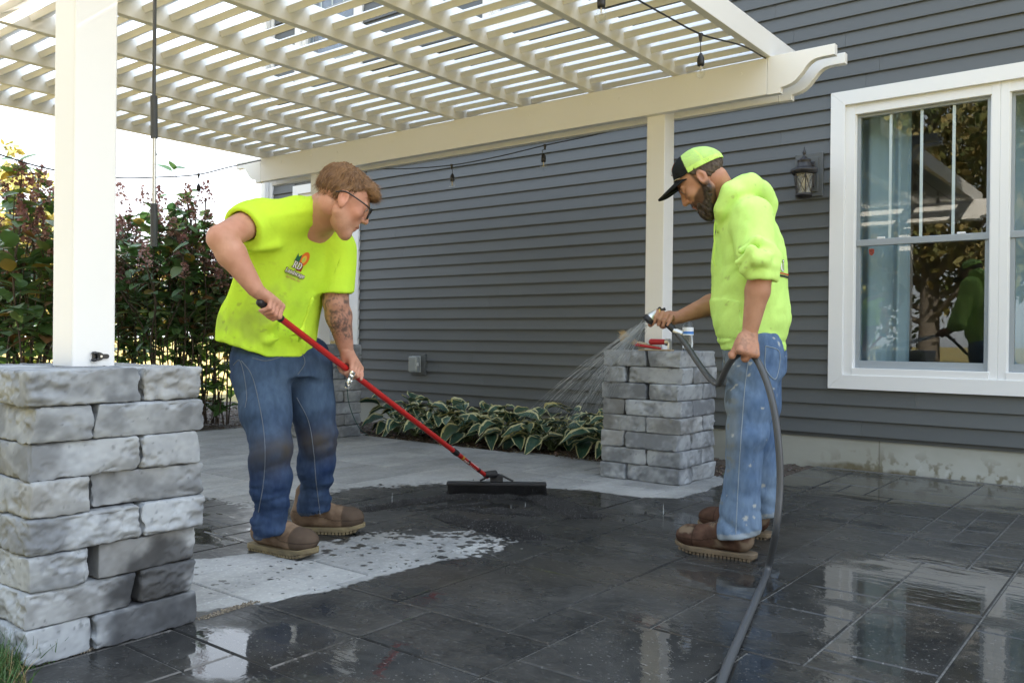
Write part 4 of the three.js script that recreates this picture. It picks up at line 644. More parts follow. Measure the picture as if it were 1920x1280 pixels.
  const jeansF = (x, y, z) => {
    let d = jf0(x, y, z); if (d > 0.06) return d;
    const s = (x - pel.x) * CR.x + (z - pel.z) * CR.z, left = isL(x, z), ank = left ? anL : anR, kn = left ? knL : knR, t = y - ank.y;
    const bunch = sstep(0.24, 0.06, t), knee = sstep(0.13, 0.03, Math.abs(y - kn.y + 0.03));
    d += (0.014 * folds(x, y + 0.3 * s, z, 4, 17, 4, 2) + 0.008 * folds(x, y - 0.2 * s, z, 6, 34, 6, 21)) * bunch + 0.010 * folds(x, y - 0.4 * s, z, 5, 13, 5, 6) * knee + 0.008 * folds(x, y - 0.6 * s, z, 6, 8, 6, 9) - 0.001;
    d = smax(d, (left ? cuffL : cuffR) - y + 0.02 * ((x - ank.x) * fT.x + (z - ank.z) * fT.z) * 4, 0.005);
    d = smax(d, -(left ? inCL : inCR)(x, y, z), 0.003); return d;
  };
  const SF = (l) => l, seamsR = SF([at(452, 676, 3.30), at(470, 700, 3.27), at(486, 760, 3.25), at(496, 830, 3.24), at(494, 900, 3.27), at(484, 960, 3.30)]), seamsL = SF([at(556, 745, 3.45), at(578, 790, 3.5), at(588, 850, 3.52), at(592, 900, 3.56), at(600, 965, 3.62)]);
  const pk = SF([at(473, 671, 3.27), at(498, 676, 3.27), at(530, 668, 3.32)]), fly = SF([at(566, 660, 3.42), at(571, 680, 3.42), at(558, 702, 3.42)]), bp = SF([at(437, 684, 3.34), at(449, 676, 3.3), at(462, 740, 3.3), at(459, 764, 3.32)]);
  const jeans = colored(nets(jeansF, ...bounds([at(470, 640, 3.47), at(560, 640, 3.47), hipR, hipL, knR, knL, V(anR.x, cuffR, anR.z), V(anL.x, cuffL, anL.z)], 0.16), 0.0062, 0.02), (x, y, z) => {
    const s = (x - pel.x) * CR.x + (z - pel.z) * CR.z, fr = (x - pel.x) * fT.x + (z - pel.z) * fT.z, left = isL(x, z), kn = left ? knL : knR;
    const thigh = Math.exp(-((y - (kn.y + 0.22)) ** 2) / 0.03) * sstep(-0.02, 0.1, fr), kk = Math.exp(-((y - kn.y + 0.01) ** 2 + 0.6 * (((x - kn.x) * fT.x + (z - kn.z) * fT.z) - 0.08) ** 2) / 0.0048);
    let c = denim([0.018, 0.036, 0.092], [0.085, 0.13, 0.195], { seed: 3, fade: () => 0.22 + 0.5 * thigh, dirt: (x, y, z) => kk * (0.62 + 0.5 * fbm(x * 20, y * 20, z * 20, 3)) + 0.12 * fbm(x * 9, y * 9, z * 9 + 3, 3), dirtCol: [0.085, 0.07, 0.05] })(x, y, z);
    const hem = Math.abs(y - ((left ? cuffL : cuffR) + 0.012)); if (hem < 0.012) c = mix3(c, [0.15, 0.17, 0.19], 0.45 * (0.6 + 0.6 * vn(x * 90, y * 90, z * 90))); return c;
  });
  part(man, 'jeans', jeans, clothMat(0.9)); seamTubes(man, jeansF, [seamsR, seamsL, pk, fly, bp], [0.13, 0.15, 0.18]);
  const B = { lo: [0.13, 0.085, 0.055], hi: [0.27, 0.19, 0.13], toe: [0.075, 0.055, 0.042], sole: [0.24, 0.19, 0.10], soleLo: [0.09, 0.07, 0.045], lace: [0.20, 0.14, 0.10] };
  boot(man, V(-2.945, 0, -2.085), V(0.299, 0, -0.045), B, 3, 0.315); boot(man, V(-3.075, 0, -2.365), V(0.252, 0, -0.19), B, 8, 0.315);
}
// ================================================================ the man with the hose
const HOSE = { nozzle: at(1214, 601, 3.66), grip: at(1243, 604, 3.66), butt: at(1268, 622, 3.62), fist: at(1397, 659, 3.24) };
{
  const base = V(-1.47, 0, -3.4), man = thing('person', 'bearded man in a cap and yellow-green hoodie holding the garden hose', 'person', base);
  const f = dirOf(-0.90, 0, -0.43), l = dirOf(-0.43, 0, 0.90), SK = [0.43, 0.225, 0.145];
  const shL = at(1408, 408, 3.36), elL = at(1427, 512, 3.25), wrL = at(1406, 624, 3.26), shR = at(1388, 410, 3.66), elR = at(1362, 560, 3.78), wrR = at(1276, 594, 3.70);
  const hC = at(1315, 336, 3.46), hF = dirOf(-0.68, -0.66, -0.30), hU = dirOf(-0.62, 0.78, -0.15), HM = frame(hC, hF, hU, 1.03), neck = at(1366, 384, 3.5);
  const bodyF = union([loft([[at(1412, 650, 3.52), 0.145, 0.10], [at(1410, 560, 3.52), 0.14, 0.10], [at(1405, 460, 3.51), 0.15, 0.10], [at(1396, 410, 3.51), 0.12, 0.08]], l),
    { f: rc(neck, V(0, -0.035, -0.035).applyMatrix4(HM), 0.060, 0.057), k: 0.03 }, { f: rc(at(1385, 405, 3.51), neck, 0.08, 0.062), k: 0.04 },
    { f: rc(shL, elL, 0.05, 0.046), k: 0.02 }, { f: rc(elL, elL.clone().lerp(wrL, 0.3), 0.0445, 0.0465), k: 0.012 }, { f: rc(elL.clone().lerp(wrL, 0.3), wrL, 0.0465, 0.029), k: 0.012 },
    { f: rc(shR, elR, 0.05, 0.046), k: 0.02 }, { f: rc(elR, elR.clone().lerp(wrR, 0.35), 0.0445, 0.046), k: 0.012 }, { f: rc(elR.clone().lerp(wrR, 0.35), wrR, 0.046, 0.029), k: 0.012 }], 0.02);
  const sc = skinCol(SK, 6), body = colored(nets(bodyF, ...bounds([at(1412, 660, 3.5), wrL, wrR, neck, hC], 0.13), 0.0075), sc);
  const beardAt = (x, y, z) => { const line = -0.030 - 0.35 * Math.max(0, z - 0.03) - 0.5 * Math.max(0, z - 0.066); return sstep(0.006, -0.006, y - line) * sstep(-0.028, -0.012, z) + sstep(0.012, 0.0, Math.abs(x) - 0.03) * sstep(0.010, 0.004, Math.abs(y + 0.053)) * (z > 0.07 ? 1 : 0); };
  const head = colored(nets(headField(), V(-0.1, -0.14, -0.12), V(0.1, 0.13, 0.13), 0.0031), (x, y, z) => {
    let c = sc(x, y, z); const eyeD = Math.min(Math.hypot(x - 0.031, y - 0.003, z - 0.086), Math.hypot(x + 0.031, y - 0.003, z - 0.086));
    if (eyeD < 0.009) c = eyeD < 0.0045 ? [0.02, 0.018, 0.016] : [0.36, 0.3, 0.26];
    const brow = sstep(0.009, 0.004, Math.abs(y - 0.026)) * sstep(0.05, 0.043, Math.abs(x)) * sstep(0.012, 0.018, Math.abs(x)) * (z > 0.06 ? 1 : 0); c = mix3(c, [0.03, 0.022, 0.017], brow * 0.85);
    const lip = sstep(0.011, 0.007, Math.abs(y + 0.070)) * sstep(0.022, 0.016, Math.abs(x)) * (z > 0.078 ? 1 : 0); c = mix3(c, [0.033, 0.022, 0.016], clamp(beardAt(x, y, z)) * 0.8 * (1 - lip)); c = mix3(c, [0.34, 0.12, 0.10], lip * 0.8);
    const side = sstep(0.01, 0.03, y) * sstep(0.02, -0.01, z) + sstep(0.055, 0.065, Math.abs(x)) * sstep(0.012, 0.0, Math.abs(z - 0.012)) * sstep(-0.06, -0.03, y); return mix3(c, [0.05, 0.034, 0.024], clamp(side) * 0.8);
  }).applyMatrix4(HM);
  const NAx = HOSE.butt.clone().sub(HOSE.nozzle).normalize();
  const hr = handParts(HOSE.grip, NAx.clone().negate(), dirOf(-0.1, 0.62, -0.55), wrR, -1, 0.0165), hl = handParts(HOSE.fist, dirOf(-0.9, 0.2, 0.1), dirOf(0.1, 0.2, 0.95), wrL, 1, 0.0135);
  const hands = [hr, hl].map((h, i) => colored(nets(union([{ f: i ? rc(wrL, wrL.clone().lerp(elL, 0.2), 0.027, 0.031) : rc(wrR, wrR.clone().lerp(elR, 0.2), 0.027, 0.031), k: 0.01 }, ...h.list], 0.01), ...bounds(h.pts, 0.045), 0.0026), (x, y, z) => { const c = sc(x, y, z); let d = 1; for (const t of h.tips) d = Math.min(d, Math.hypot(x - t.x, y - t.y, z - t.z)); return mix3(mix3(c, [0.52, 0.27, 0.19], sstep(0.016, 0.006, d) * 0.5), [0.10, 0.075, 0.06], 0.35 * sstep(0.1, 0.4, fbm(x * 60, y * 60, z * 60, 3))); }));
  part(man, 'body', join([body, head, ...hands]), skinMat);
  // ---- beard and cropped hair
  const dsp = (x, y, z) => 0.004 * vn(x * 190, y * 90, z * 190) + 0.0035 * vn(x * 90, y * 50, z * 90);
  const beard = hairGeo([{ f: rc(V(0.056, -0.052, 0.004), V(0.03, -0.094, 0.05), 0.018, 0.021), k: 0.02 }, { f: rc(V(-0.056, -0.052, 0.004), V(-0.03, -0.094, 0.05), 0.018, 0.021), k: 0.02 }, { f: el(V(0, -0.115, 0.066), [0.038, 0.036, 0.033]), k: 0.02 }, { f: rc(V(0.030, -0.072, 0.068), V(0.016, -0.096, 0.082), 0.011, 0.013), k: 0.012 }, { f: rc(V(-0.030, -0.072, 0.068), V(-0.016, -0.096, 0.082), 0.011, 0.013), k: 0.012 }, { f: rc(V(0.027, -0.062, 0.078), V(0, -0.052, 0.094), 0.005, 0.005), k: 0.005 }, { f: rc(V(-0.027, -0.062, 0.078), V(0, -0.052, 0.094), 0.005, 0.005), k: 0.005 }, { f: rc(V(0.066, -0.015, 0.008), V(0.06, -0.05, 0.006), 0.006, 0.012), k: 0.01 }, { f: rc(V(-0.066, -0.015, 0.008), V(-0.06, -0.05, 0.006), 0.006, 0.012), k: 0.01 }], V(-0.1, -0.17, -0.04), V(0.1, 0.01, 0.13), 0.003, dsp);
  const hR0 = el(V(0, 0.028, -0.014), [0.0775, 0.085, 0.0985]), hair = hairGeo([{ f: (x, y, z) => smax(smax(hR0(x, y, z) + 0.006 * sstep(0.0, -0.05, y), -(y + 0.045 - (z > -0.05 ? 1.2 * (z + 0.05) : 0)), 0.006), z - 0.028, 0.004), k: 0.004 }], V(-0.1, -0.09, -0.13), V(0.1, 0.13, 0.06), 0.0034, (x, y, z) => dsp(x, y, z) * 0.6);
  strands(man, beard.clone(), HM, 2600, 6, 0.011, 0.0008, (q) => V(0, -1, 0.3), [0.012, 0.008, 0.006], [0.085, 0.055, 0.036]); strands(man, hair.clone(), HM, 1500, 7, 0.009, 0.0007, (q) => V(0, -1, -0.4), [0.03, 0.02, 0.015], [0.13, 0.09, 0.065], (q) => q.y < 0.05);
  part(man, 'beard', colored(beard, (x, y, z) => mix3([0.016, 0.011, 0.008], [0.060, 0.040, 0.028], clamp(0.5 + 0.8 * vn(x * 300, y * 120, z * 300)))).applyMatrix4(HM), phys([1, 1, 1], 0.7, { vertexColors: true }));
  part(man, 'hair', colored(hair, (x, y, z) => mix3([0.035, 0.024, 0.018], [0.10, 0.07, 0.052], clamp(0.5 + 0.8 * vn(x * 300, y * 120, z * 300)))).applyMatrix4(HM), phys([1, 1, 1], 0.7, { vertexColors: true }));
  // ---- cap
  const cap = sub('cap', man), tilt = new THREE.Matrix4().makeRotationX(-0.27), CM = HM.clone().multiply(tilt), domeF = el(V(0, 0.034, -0.008), [0.0835, 0.090, 0.1045]), inn = el(V(0, 0.030, -0.008), [0.080, 0.0865, 0.101]);
  const capF = (x, y, z) => smax(smax(domeF(x, y, z) + 0.0015 * vn(x * 40, y * 40, z * 40) - 0.003 * sstep(0.01, 0.06, z) * sstep(0.05, 0.1, y), 0.034 - y + 0.06 * (z < 0 ? 0 : 0), 0.003), -inn(x, y, z), 0.002);
  const G = [0.56, 0.84, 0.20], Gm = [0.40, 0.60, 0.22];
  const dome = nets(capF, V(-0.1, 0.01, -0.13), V(0.1, 0.15, 0.12), 0.0032);
  part(cap, 'crown', colored(dome, (x, y, z) => { const a = Math.atan2(x, z + 0.008); if (z > 0.028) return Math.abs(z - 0.028) < 0.003 || Math.abs(x) < 0.0018 ? [0.04, 0.045, 0.03] : [0.018, 0.021, 0.023]; const seam = Math.abs(Math.abs(a) - 2.0) < 0.05 || y < 0.054 || Math.abs(x) < 0.006; return seam ? G : mix3(Gm, G, 0.25 + 0.3 * ((Math.floor(x * 700) + Math.floor(y * 700) + Math.floor(z * 700)) & 1)); }).applyMatrix4(CM), clothMat(0.9));
  const bs = new THREE.Shape(); bs.moveTo(-0.078, 0.045); bs.bezierCurveTo(-0.077, 0.125, -0.058, 0.180, 0, 0.184); bs.bezierCurveTo(0.058, 0.180, 0.077, 0.125, 0.078, 0.045); bs.bezierCurveTo(0.05, 0.098, -0.05, 0.098, -0.078, 0.045);
  const br = new THREE.ExtrudeGeometry(bs, { depth: 0.0035, bevelEnabled: true, bevelSize: 0.001, bevelThickness: 0.001, curveSegments: 20, steps: 1 }), bp = br.attributes.position;
  for (let i = 0; i < bp.count; i++) { const x = bp.getX(i), z = bp.getY(i), h = bp.getZ(i); bp.setXYZ(i, x * (1 - 0.4 * x * x / 0.006 * 0.35), 0.039 + h - 3.6 * x * x - 0.16 * Math.max(0, z - 0.06) - 0.2 * Math.max(0, z - 0.11), z); }
  br.computeVertexNormals();
  part(cap, 'brim', colored(br, (x, y, z) => { const e = Math.abs(z - 0.165 + 8 * x * x * 0.5); return e < 0.003 ? [0.05, 0.05, 0.04] : [0.017, 0.019, 0.021]; }).applyMatrix4(CM), clothMat(0.85));
  { const c = document.createElement('canvas'); c.width = 128; c.height = 128; const x = c.getContext('2d'); x.fillStyle = '#e0632a'; x.beginPath(); x.ellipse(74, 40, 28, 34, 0, 0, 7); x.fill(); x.fillStyle = '#2f6d4c'; x.fillRect(26, 34, 26, 34); x.font = 'bold 40px serif'; x.fillStyle = '#eee'; x.fillText('RD', 34, 88); x.fillStyle = '#8b2c22'; x.fillRect(30, 94, 74, 6); const t = new THREE.CanvasTexture(c); t.colorSpace = THREE.SRGBColorSpace;
    const g = printOn((a, b, d) => domeF(a, b, d) - 0.004, V(0, 0.085, 0.2), V(-1, 0, 0).negate(), V(0, 1, 0), V(0, 0, 1), 0.062, 0.055, 10); part(cap, 'front_print', g.applyMatrix4(CM), std([1, 1, 1], 0.9, { map: t, transparent: true, alphaTest: 0.4 })); }
  part(cap, 'cord', tube([-0.07, -0.045, 0, 0.045, 0.07].map((x) => V(x, 0.044 - 2.4 * x * x, 0.098 - 7 * x * x)), 0.0018, 24, 6).applyMatrix4(CM), std([0.45, 0.40, 0.25], 0.8));
  // ---- hoodie
  const torso = [[at(1413, 654, 3.5), 0.168, 0.118], [at(1412, 636, 3.51), 0.172, 0.124], [at(1409, 600, 3.52), 0.186, 0.148], [at(1406, 540, 3.52), 0.184, 0.15], [at(1404, 470, 3.52), 0.186, 0.14], [at(1400, 425, 3.51), 0.172, 0.118], [at(1393, 395, 3.5), 0.12, 0.095]];
  const tors = loft(torso, l), cuffA = elL.clone().lerp(wrL, 0.0), axL = wrL.clone().sub(elL).normalize(), shE = shL.clone().lerp(elL, 0.78), cuffR = elR.clone().lerp(wrR, 0.02), axR = wrR.clone().sub(elR).normalize();
  const slL = union([rc(shL, shE, 0.082, 0.076), { f: rc(shE.clone().addScaledVector(f, -0.01), elL, 0.078, 0.066), k: 0.02 }, { f: rc(elL.clone().add(V(0, 0.02, 0)), elL.clone().lerp(wrL, 0.12), 0.0585, 0.054), k: 0.012 }], 0.03), slR = union([rc(shR, elR, 0.08, 0.07), { f: rc(elR, elR.clone().lerp(wrR, 0.1), 0.066, 0.06), k: 0.02 }], 0.02);
  const H = [at(1350, 428, 3.44), at(1356, 392, 3.40), at(1374, 362, 3.38), at(1402, 350, 3.42), at(1424, 360, 3.5), at(1436, 382, 3.56)], H2 = [at(1350, 428, 3.52), at(1362, 390, 3.58), at(1380, 366, 3.62), at(1410, 356, 3.62), at(1430, 370, 3.6)];
  const hood = union([...[0, 1, 2, 3, 4].map((i) => rc(H[i], H[i + 1], [0.024, 0.030, 0.036, 0.041, 0.044][i], [0.030, 0.036, 0.041, 0.044, 0.046][i])), ...[0, 1, 2, 3].map((i) => rc(H2[i], H2[i + 1], 0.026, 0.034)), rc(at(1432, 384, 3.53), at(1430, 430, 3.53), 0.055, 0.05)], 0.055);
  const rolls = [[at(1382, 492, 3.20), at(1412, 468, 3.17), at(1440, 480, 3.19), 0.011], [at(1390, 508, 3.21), at(1416, 486, 3.165), at(1450, 498, 3.2), 0.012], [at(1388, 470, 3.22), at(1420, 450, 3.2), at(1444, 458, 3.22), 0.010]].flatMap(([a, b, c, r]) => [rc(a, b, r * 0.7, r), rc(b, c, r, r * 0.7)]);
  const inL = rc(elL.clone().add(V(0, 0.04, 0)), wrL, 0.0485, 0.045), inR = rc(elR, wrR, 0.05, 0.046), inN = rc(neck.clone().addScaledVector(f, 0.012), hC, 0.064, 0.09), waist = torso[1][0];
  const pouch = [at(1345, 558, 3.5), at(1356, 620, 3.42), at(1392, 604, 3.39)];
  const hoodF = (x, y, z) => {
    let d = smax(tors(x, y, z), 0.808 - y + 0.05 * ((x - waist.x) * f.x + (z - waist.z) * f.z) * 0.9, 0.008); d = smin(d, hood(x, y, z) + 0.006, 0.012);
    let a = slL(x, y, z); for (const r of rolls) a = smin(a, r(x, y, z), 0.03);
    a = smax(a, (x - cuffA.x) * axL.x + (y - cuffA.y) * axL.y + (z - cuffA.z) * axL.z - 0.022, 0.004);
    const b = smax(slR(x, y, z), (x - cuffR.x) * axR.x + (y - cuffR.y) * axR.y + (z - cuffR.z) * axR.z - 0.02, 0.004);
    d = smin(smin(d, a, 0.018), b, 0.02); if (d > 0.06) return d;
    const s = (x - waist.x) * f.x + (z - waist.z) * f.z;
    d += 0.009 * folds(x, y + 0.3 * s, z, 7, 3.4, 7, 5) + 0.005 * folds(x, y + 0.5 * s, z, 14, 9, 14, 11) - 0.001;
    d += 0.006 * folds(x, y, z, 11, 11, 11, 2) * sstep(0.14, 0.03, Math.abs(y - elL.y - 0.04)) * sstep(0.16, 0.10, Math.hypot(x - elL.x, z - elL.z));
    const rib = sstep(0.07, 0.055, y - 0.80 - 0.045 * s); d += rib * 0.0012 * Math.sin((x + z) * 500) + 0.004 * sstep(0.01, 0, Math.abs(y - 0.868 - 0.045 * s));
    if (s > 0.02) d -= 0.006 * sstep(0.004, -0.004, Math.abs(y - 0.94) - 0.09 + 0.25 * Math.max(0, 0.09 - s));
    d = smax(d, -inL(x, y, z), 0.002); d = smax(d, -inR(x, y, z), 0.002); d = smax(d, -inN(x, y, z), 0.004); return d;
  };
  const [h0, h1] = bounds([...torso.map((t) => t[0]), shL, elL, elR, shR, ...H, ...H2], 0.2);
  const hoodie = colored(nets(hoodF, V(h0.x, 0.74, h0.z), h1, 0.0062, 0.02), (x, y, z) => {
    const n = fbm(x * 8, y * 8, z * 8, 4), k = vn(x * 210, y * 210, z * 210); let c = mix3([0.60, 0.89, 0.24], [0.52, 0.82, 0.20], clamp(0.35 + 0.6 * n)).map((e) => e * (1 + 0.035 * k));
    const s = (x - waist.x) * f.x + (z - waist.z) * f.z, dirt = sstep(0.33, 0.43, fbm(x * 36, y * 46, z * 36 + 8, 3) + 0.16 * sstep(0.05, 0.15, s) * sstep(1.0, 0.85, y) - 0.08); c = mix3(c, [0.2, 0.23, 0.09], dirt * 0.35);
    if (Math.abs(y - 0.868 - 0.045 * s) < 0.0035) c = c.map((e) => e * 0.8); return c;
  });
  part(man, 'hoodie', hoodie, clothMat(0.95));
  part(man, 'drawstring', tube([at(1343, 406, 3.44), at(1340, 425, 3.43), at(1340, 460, 3.43), at(1338, 488, 3.43), at(1341, 499, 3.43)], 0.0034, 20, 6), std([0.58, 0.85, 0.15], 0.9));
  part(man, 'chest_print', printOn(hoodF, at(1352, 432, 3.45).addScaledVector(f, 0.15), l.clone().multiplyScalar(1), V(0, 1, 0), f.clone().multiplyScalar(0.75).addScaledVector(l, 0.66).normalize(), 0.085, 0.1), logoMat);
  { const c = document.createElement('canvas'); c.width = 256; c.height = 128; const x = c.getContext('2d'); x.font = 'bold 100px serif'; x.lineWidth = 8; x.strokeStyle = '#3a3a36'; x.strokeText('U', 12, 88); x.fillStyle = '#f4f4ee'; x.fillText('U', 12, 88); x.fillStyle = '#c2452f'; x.fillRect(8, 98, 240, 9); x.fillStyle = '#2d332c'; x.fillRect(8, 112, 240, 14); const t = new THREE.CanvasTexture(c); t.colorSpace = THREE.SRGBColorSpace;
    part(man, 'back_print', printOn(hoodF, at(1468, 503, 3.45).addScaledVector(f, -0.15), l.clone().negate(), V(0, 1, 0), f.clone().negate(), 0.16, 0.08), std([1, 1, 1], 0.9, { map: t, transparent: true, alphaTest: 0.4 })); }
  // ---- jeans
  const hipL = at(1415, 668, 3.44), knL = at(1400, 815, 3.37), anL = at(1386, 985, 3.40), hipR = at(1425, 668, 3.60), knR = at(1420, 820, 3.62), anR = at(1432, 960, 3.68), pel = at(1412, 655, 3.52);
  const leg = (h, k, a, w) => [{ f: rc(h, h.clone().lerp(k, 0.6), 0.104, 0.090), k: 0.04 }, { f: rc(h.clone().lerp(k, 0.6), k, 0.090, 0.077), k: 0.02 }, { f: rc(k, k.clone().lerp(a, 0.5), 0.075, 0.068), k: 0.02 }, { f: rc(k.clone().lerp(a, 0.5), a.clone().add(V(0, -0.06, 0)), 0.068, w), k: 0.02 }];
  const jf0 = union([loft([[at(1412, 628, 3.51), 0.158, 0.112], [pel, 0.165, 0.122], [at(1414, 700, 3.52), 0.162, 0.12]], l), ...leg(hipL, knL, anL, 0.083), ...leg(hipR, knR, anR, 0.07)], 0.03), cL = 0.085, cR = 0.105, cufL = rc(V(anL.x, 0.17, anL.z), V(anL.x, -0.1, anL.z), 0.055, 0.066), cufRr = rc(V(anR.x, 0.17, anR.z), V(anR.x, -0.1, anR.z), 0.055, 0.066);
  const jeansF = (x, y, z) => {
    let d = jf0(x, y, z); if (d > 0.06) return d;
    const q = (x - pel.x) * l.x + (z - pel.z) * l.z, near = q > 0.0, kn = near ? knL : knR, s = (x - pel.x) * f.x + (z - pel.z) * f.z;
    d += 0.012 * folds(x, y + 0.5 * s, z, 5, 11, 5, 12) * sstep(0.16, 0.02, Math.abs(y - kn.y)) + 0.012 * folds(x, y - 0.5 * s, z, 5, 13, 5, 3) * sstep(0.32, 0.12, y) + 0.0075 * folds(x, y, z, 7, 5, 7, 4) + 0.010 * folds(x, y - 0.8 * s, z, 5, 15, 5, 8) * sstep(0.1, 0.0, Math.abs(y - 0.72)) - 0.001;
    const an = near ? anL : anR, cuf = near ? cufL : cufRr; d = smax(d, (near ? cL : cR) - y - 0.16 * ((x - an.x) * f.x + (z - an.z) * f.z), 0.005);
    d = smax(d, -cuf(x, y, z), 0.003); return d;
  };
  const SF = (l) => l, seam = SF([at(1412, 640, 3.3), at(1400, 700, 3.3), at(1392, 790, 3.28), at(1386, 880, 3.30), at(1380, 1000, 3.3)]), bpk = SF([at(1436, 648, 3.4), at(1462, 660, 3.45), at(1455, 710, 3.45), at(1436, 690, 3.4), at(1436, 648, 3.4)]);
  const jeans = colored(nets(jeansF, ...bounds([at(1412, 640, 3.52), hipL, hipR, knL, knR, V(anL.x, 0.07, anL.z), V(anR.x, 0.09, anR.z)], 0.16), 0.0062, 0.02), (x, y, z) => {
    const q = (x - pel.x) * l.x + (z - pel.z) * l.z, near = q > 0, kn = near ? knL : knR, s = (x - pel.x) * f.x + (z - pel.z) * f.z, fr = sstep(-0.03, 0.07, s);
    const wash = fr * sstep(0.25, 0.45, y);
    let c = denim([0.060, 0.115, 0.235], [0.22, 0.30, 0.39], { seed: 9, fade: () => 0.25 + 0.4 * fr * sstep(0.1, 0.5, y) + 0.25 * sstep(0.5, 0.2, y), dirt: (x, y, z) => wash * (0.48 + 0.9 * fbm(x * 14, y * 9, z * 14 + 2, 4)) + 0.5 * sstep(0.22, 0.4, fbm(x * 30, y * 40, z * 30 + 7, 3)) * fr, dirtCol: [0.20, 0.215, 0.20] })(x, y, z);
    c = mix3(c, [0.05, 0.055, 0.055], 0.6 * sstep(0.26, 0.42, fbm(x * 22, y * 14, z * 22 + 17, 4)) * fr * sstep(0.45, 0.6, y)); c = mix3(c, [0.5, 0.5, 0.44], sstep(0.40, 0.46, fbm(x * 40, y * 40, z * 40 + 30, 2)) * 0.7);
    const an = near ? anL : anR, hem = Math.abs(y - (near ? cL : cR) - 0.012 + 0.16 * ((x - an.x) * f.x + (z - an.z) * f.z)); if (hem < 0.012) c = mix3(c, [0.38, 0.40, 0.38], 0.5); return c;
  });
  part(man, 'jeans', jeans, clothMat(0.9)); seamTubes(man, jeansF, [seam, bpk], [0.24, 0.29, 0.34]);
  const B = { lo: [0.045, 0.025, 0.018], hi: [0.115, 0.065, 0.045], mud: [0.21, 0.16, 0.11], sole: [0.19, 0.14, 0.085], soleLo: [0.08, 0.062, 0.042], lace: [0.09, 0.06, 0.045] };
  boot(man, V(-1.315, 0, -3.225), V(-0.30, 0, 0.02), B, 5, 0.31); boot(man, V(-1.405, 0, -3.62), V(-0.29, 0, 0.02), B, 12, 0.31);
}
// ---------------------------------------------------------------- push broom
{
  const hc = at(931, 908, 4.66), fl = hc.y - 0.028, o = thing('push_broom', 'red-handled push broom with a wide black head', 'broom', V(hc.x, 0, hc.z)), w = 0.272;
  const red = phys([0.50, 0.018, 0.016], 0.35, { clearcoat: 0.4, clearcoatRoughness: 0.3 }), T = (t) => POLE.a.clone().lerp(POLE.b, t), end = hc.clone().add(V(0, 0.05, 0)).addScaledVector(POLE.dir, -0.02);
  const tOf = (px) => T(0).distanceTo(onPole(px)) / T(0).distanceTo(T(1));
  part(o, 'pole', cyl(T(0.005), T(tOf(860)), 0.0128, 0.0128, 18), red);
  part(o, 'pole', cyl(T(tOf(858)), T(tOf(914)), 0.0112, 0.0112, 18), red);
  part(o, 'grip_end', [cyl(T(-0.014), T(tOf(527)), 0.0145, 0.0145, 18), ball(T(-0.014), 0.0145)], M.black);
  part(o, 'locking_collar', cyl(T(tOf(849)), T(tOf(857)), 0.0152, 0.0152, 18), M.black);
  { const c = document.createElement('canvas'); c.width = 256; c.height = 128; const x = c.getContext('2d'); x.fillStyle = '#a81818'; x.fillRect(0, 0, 256, 128); x.fillStyle = '#151515'; x.fillRect(104, 0, 22, 128); x.fillRect(236, 0, 20, 128); x.fillStyle = '#c9a43a'; x.fillRect(40, 10, 16, 108); x.font = 'bold 30px sans-serif'; x.fillStyle = '#f0ece6'; for (const y of [30, 74, 118]) { x.fillText('PRO', 62, y - 6); x.font = 'bold 26px sans-serif'; x.fillText('BROOM', 134, y); x.font = 'bold 30px sans-serif'; } const t = new THREE.CanvasTexture(c); t.colorSpace = THREE.SRGBColorSpace; t.wrapS = t.wrapT = THREE.RepeatWrapping; t.rotation = Math.PI / 2; t.repeat.set(1, 1);
    part(o, 'label', cyl(T(tOf(859)), T(tOf(898)), 0.0118, 0.0118, 24, true), std([1, 1, 1], 0.5, { map: t })); }
  part(o, 'socket', [cyl(T(tOf(908)), end, 0.016, 0.022, 16), box(-0.035, 0.035, -0.012, 0.03, -0.02, 0.02, 0.006).applyMatrix4(new THREE.Matrix4().makeBasis(CR, V(0, 1, 0), CT).setPosition(hc.clone().add(V(0, 0.025, 0)))), tube([hc.clone().addScaledVector(CR, -0.09).add(V(0, 0.02, 0)), end, hc.clone().addScaledVector(CR, 0.09).add(V(0, 0.02, 0))], 0.006, 16, 6)], M.black);
  const Hm = new THREE.Matrix4().makeBasis(CR, V(0, 1, 0), CT).setPosition(hc);
  part(o, 'head', box(-w, w, -0.006, 0.014, -0.026, 0.026, 0.006).applyMatrix4(Hm), M.black);
  const im = shadow(new THREE.InstancedMesh(new THREE.CylinderGeometry(0.0009, 0.0006, 1, 4).translate(0, -0.5, 0), std([0.014, 0.014, 0.016], 0.6), 2600)), r = RNG(4), m = new THREE.Matrix4(), q = new THREE.Quaternion();
  for (let i = 0; i < 2600; i++) { const p = hc.clone().addScaledVector(CR, (r() * 2 - 1) * (w - 0.004)).addScaledVector(CT, (r() * 2 - 1) * 0.023).add(V(0, -0.004, 0)); q.setFromEuler(new THREE.Euler((r() - 0.5) * 0.3 + 0.12, 0, (r() - 0.5) * 0.3)); m.compose(p.sub(V(hc.x, 0, hc.z)), q, V(1, Math.max(0.03, fl + 0.022 - 0.006 * r()), 1)); im.setMatrixAt(i, m); }
  im.name = 'bristles'; im.userData.kind = 'stuff'; o.add(im);
}
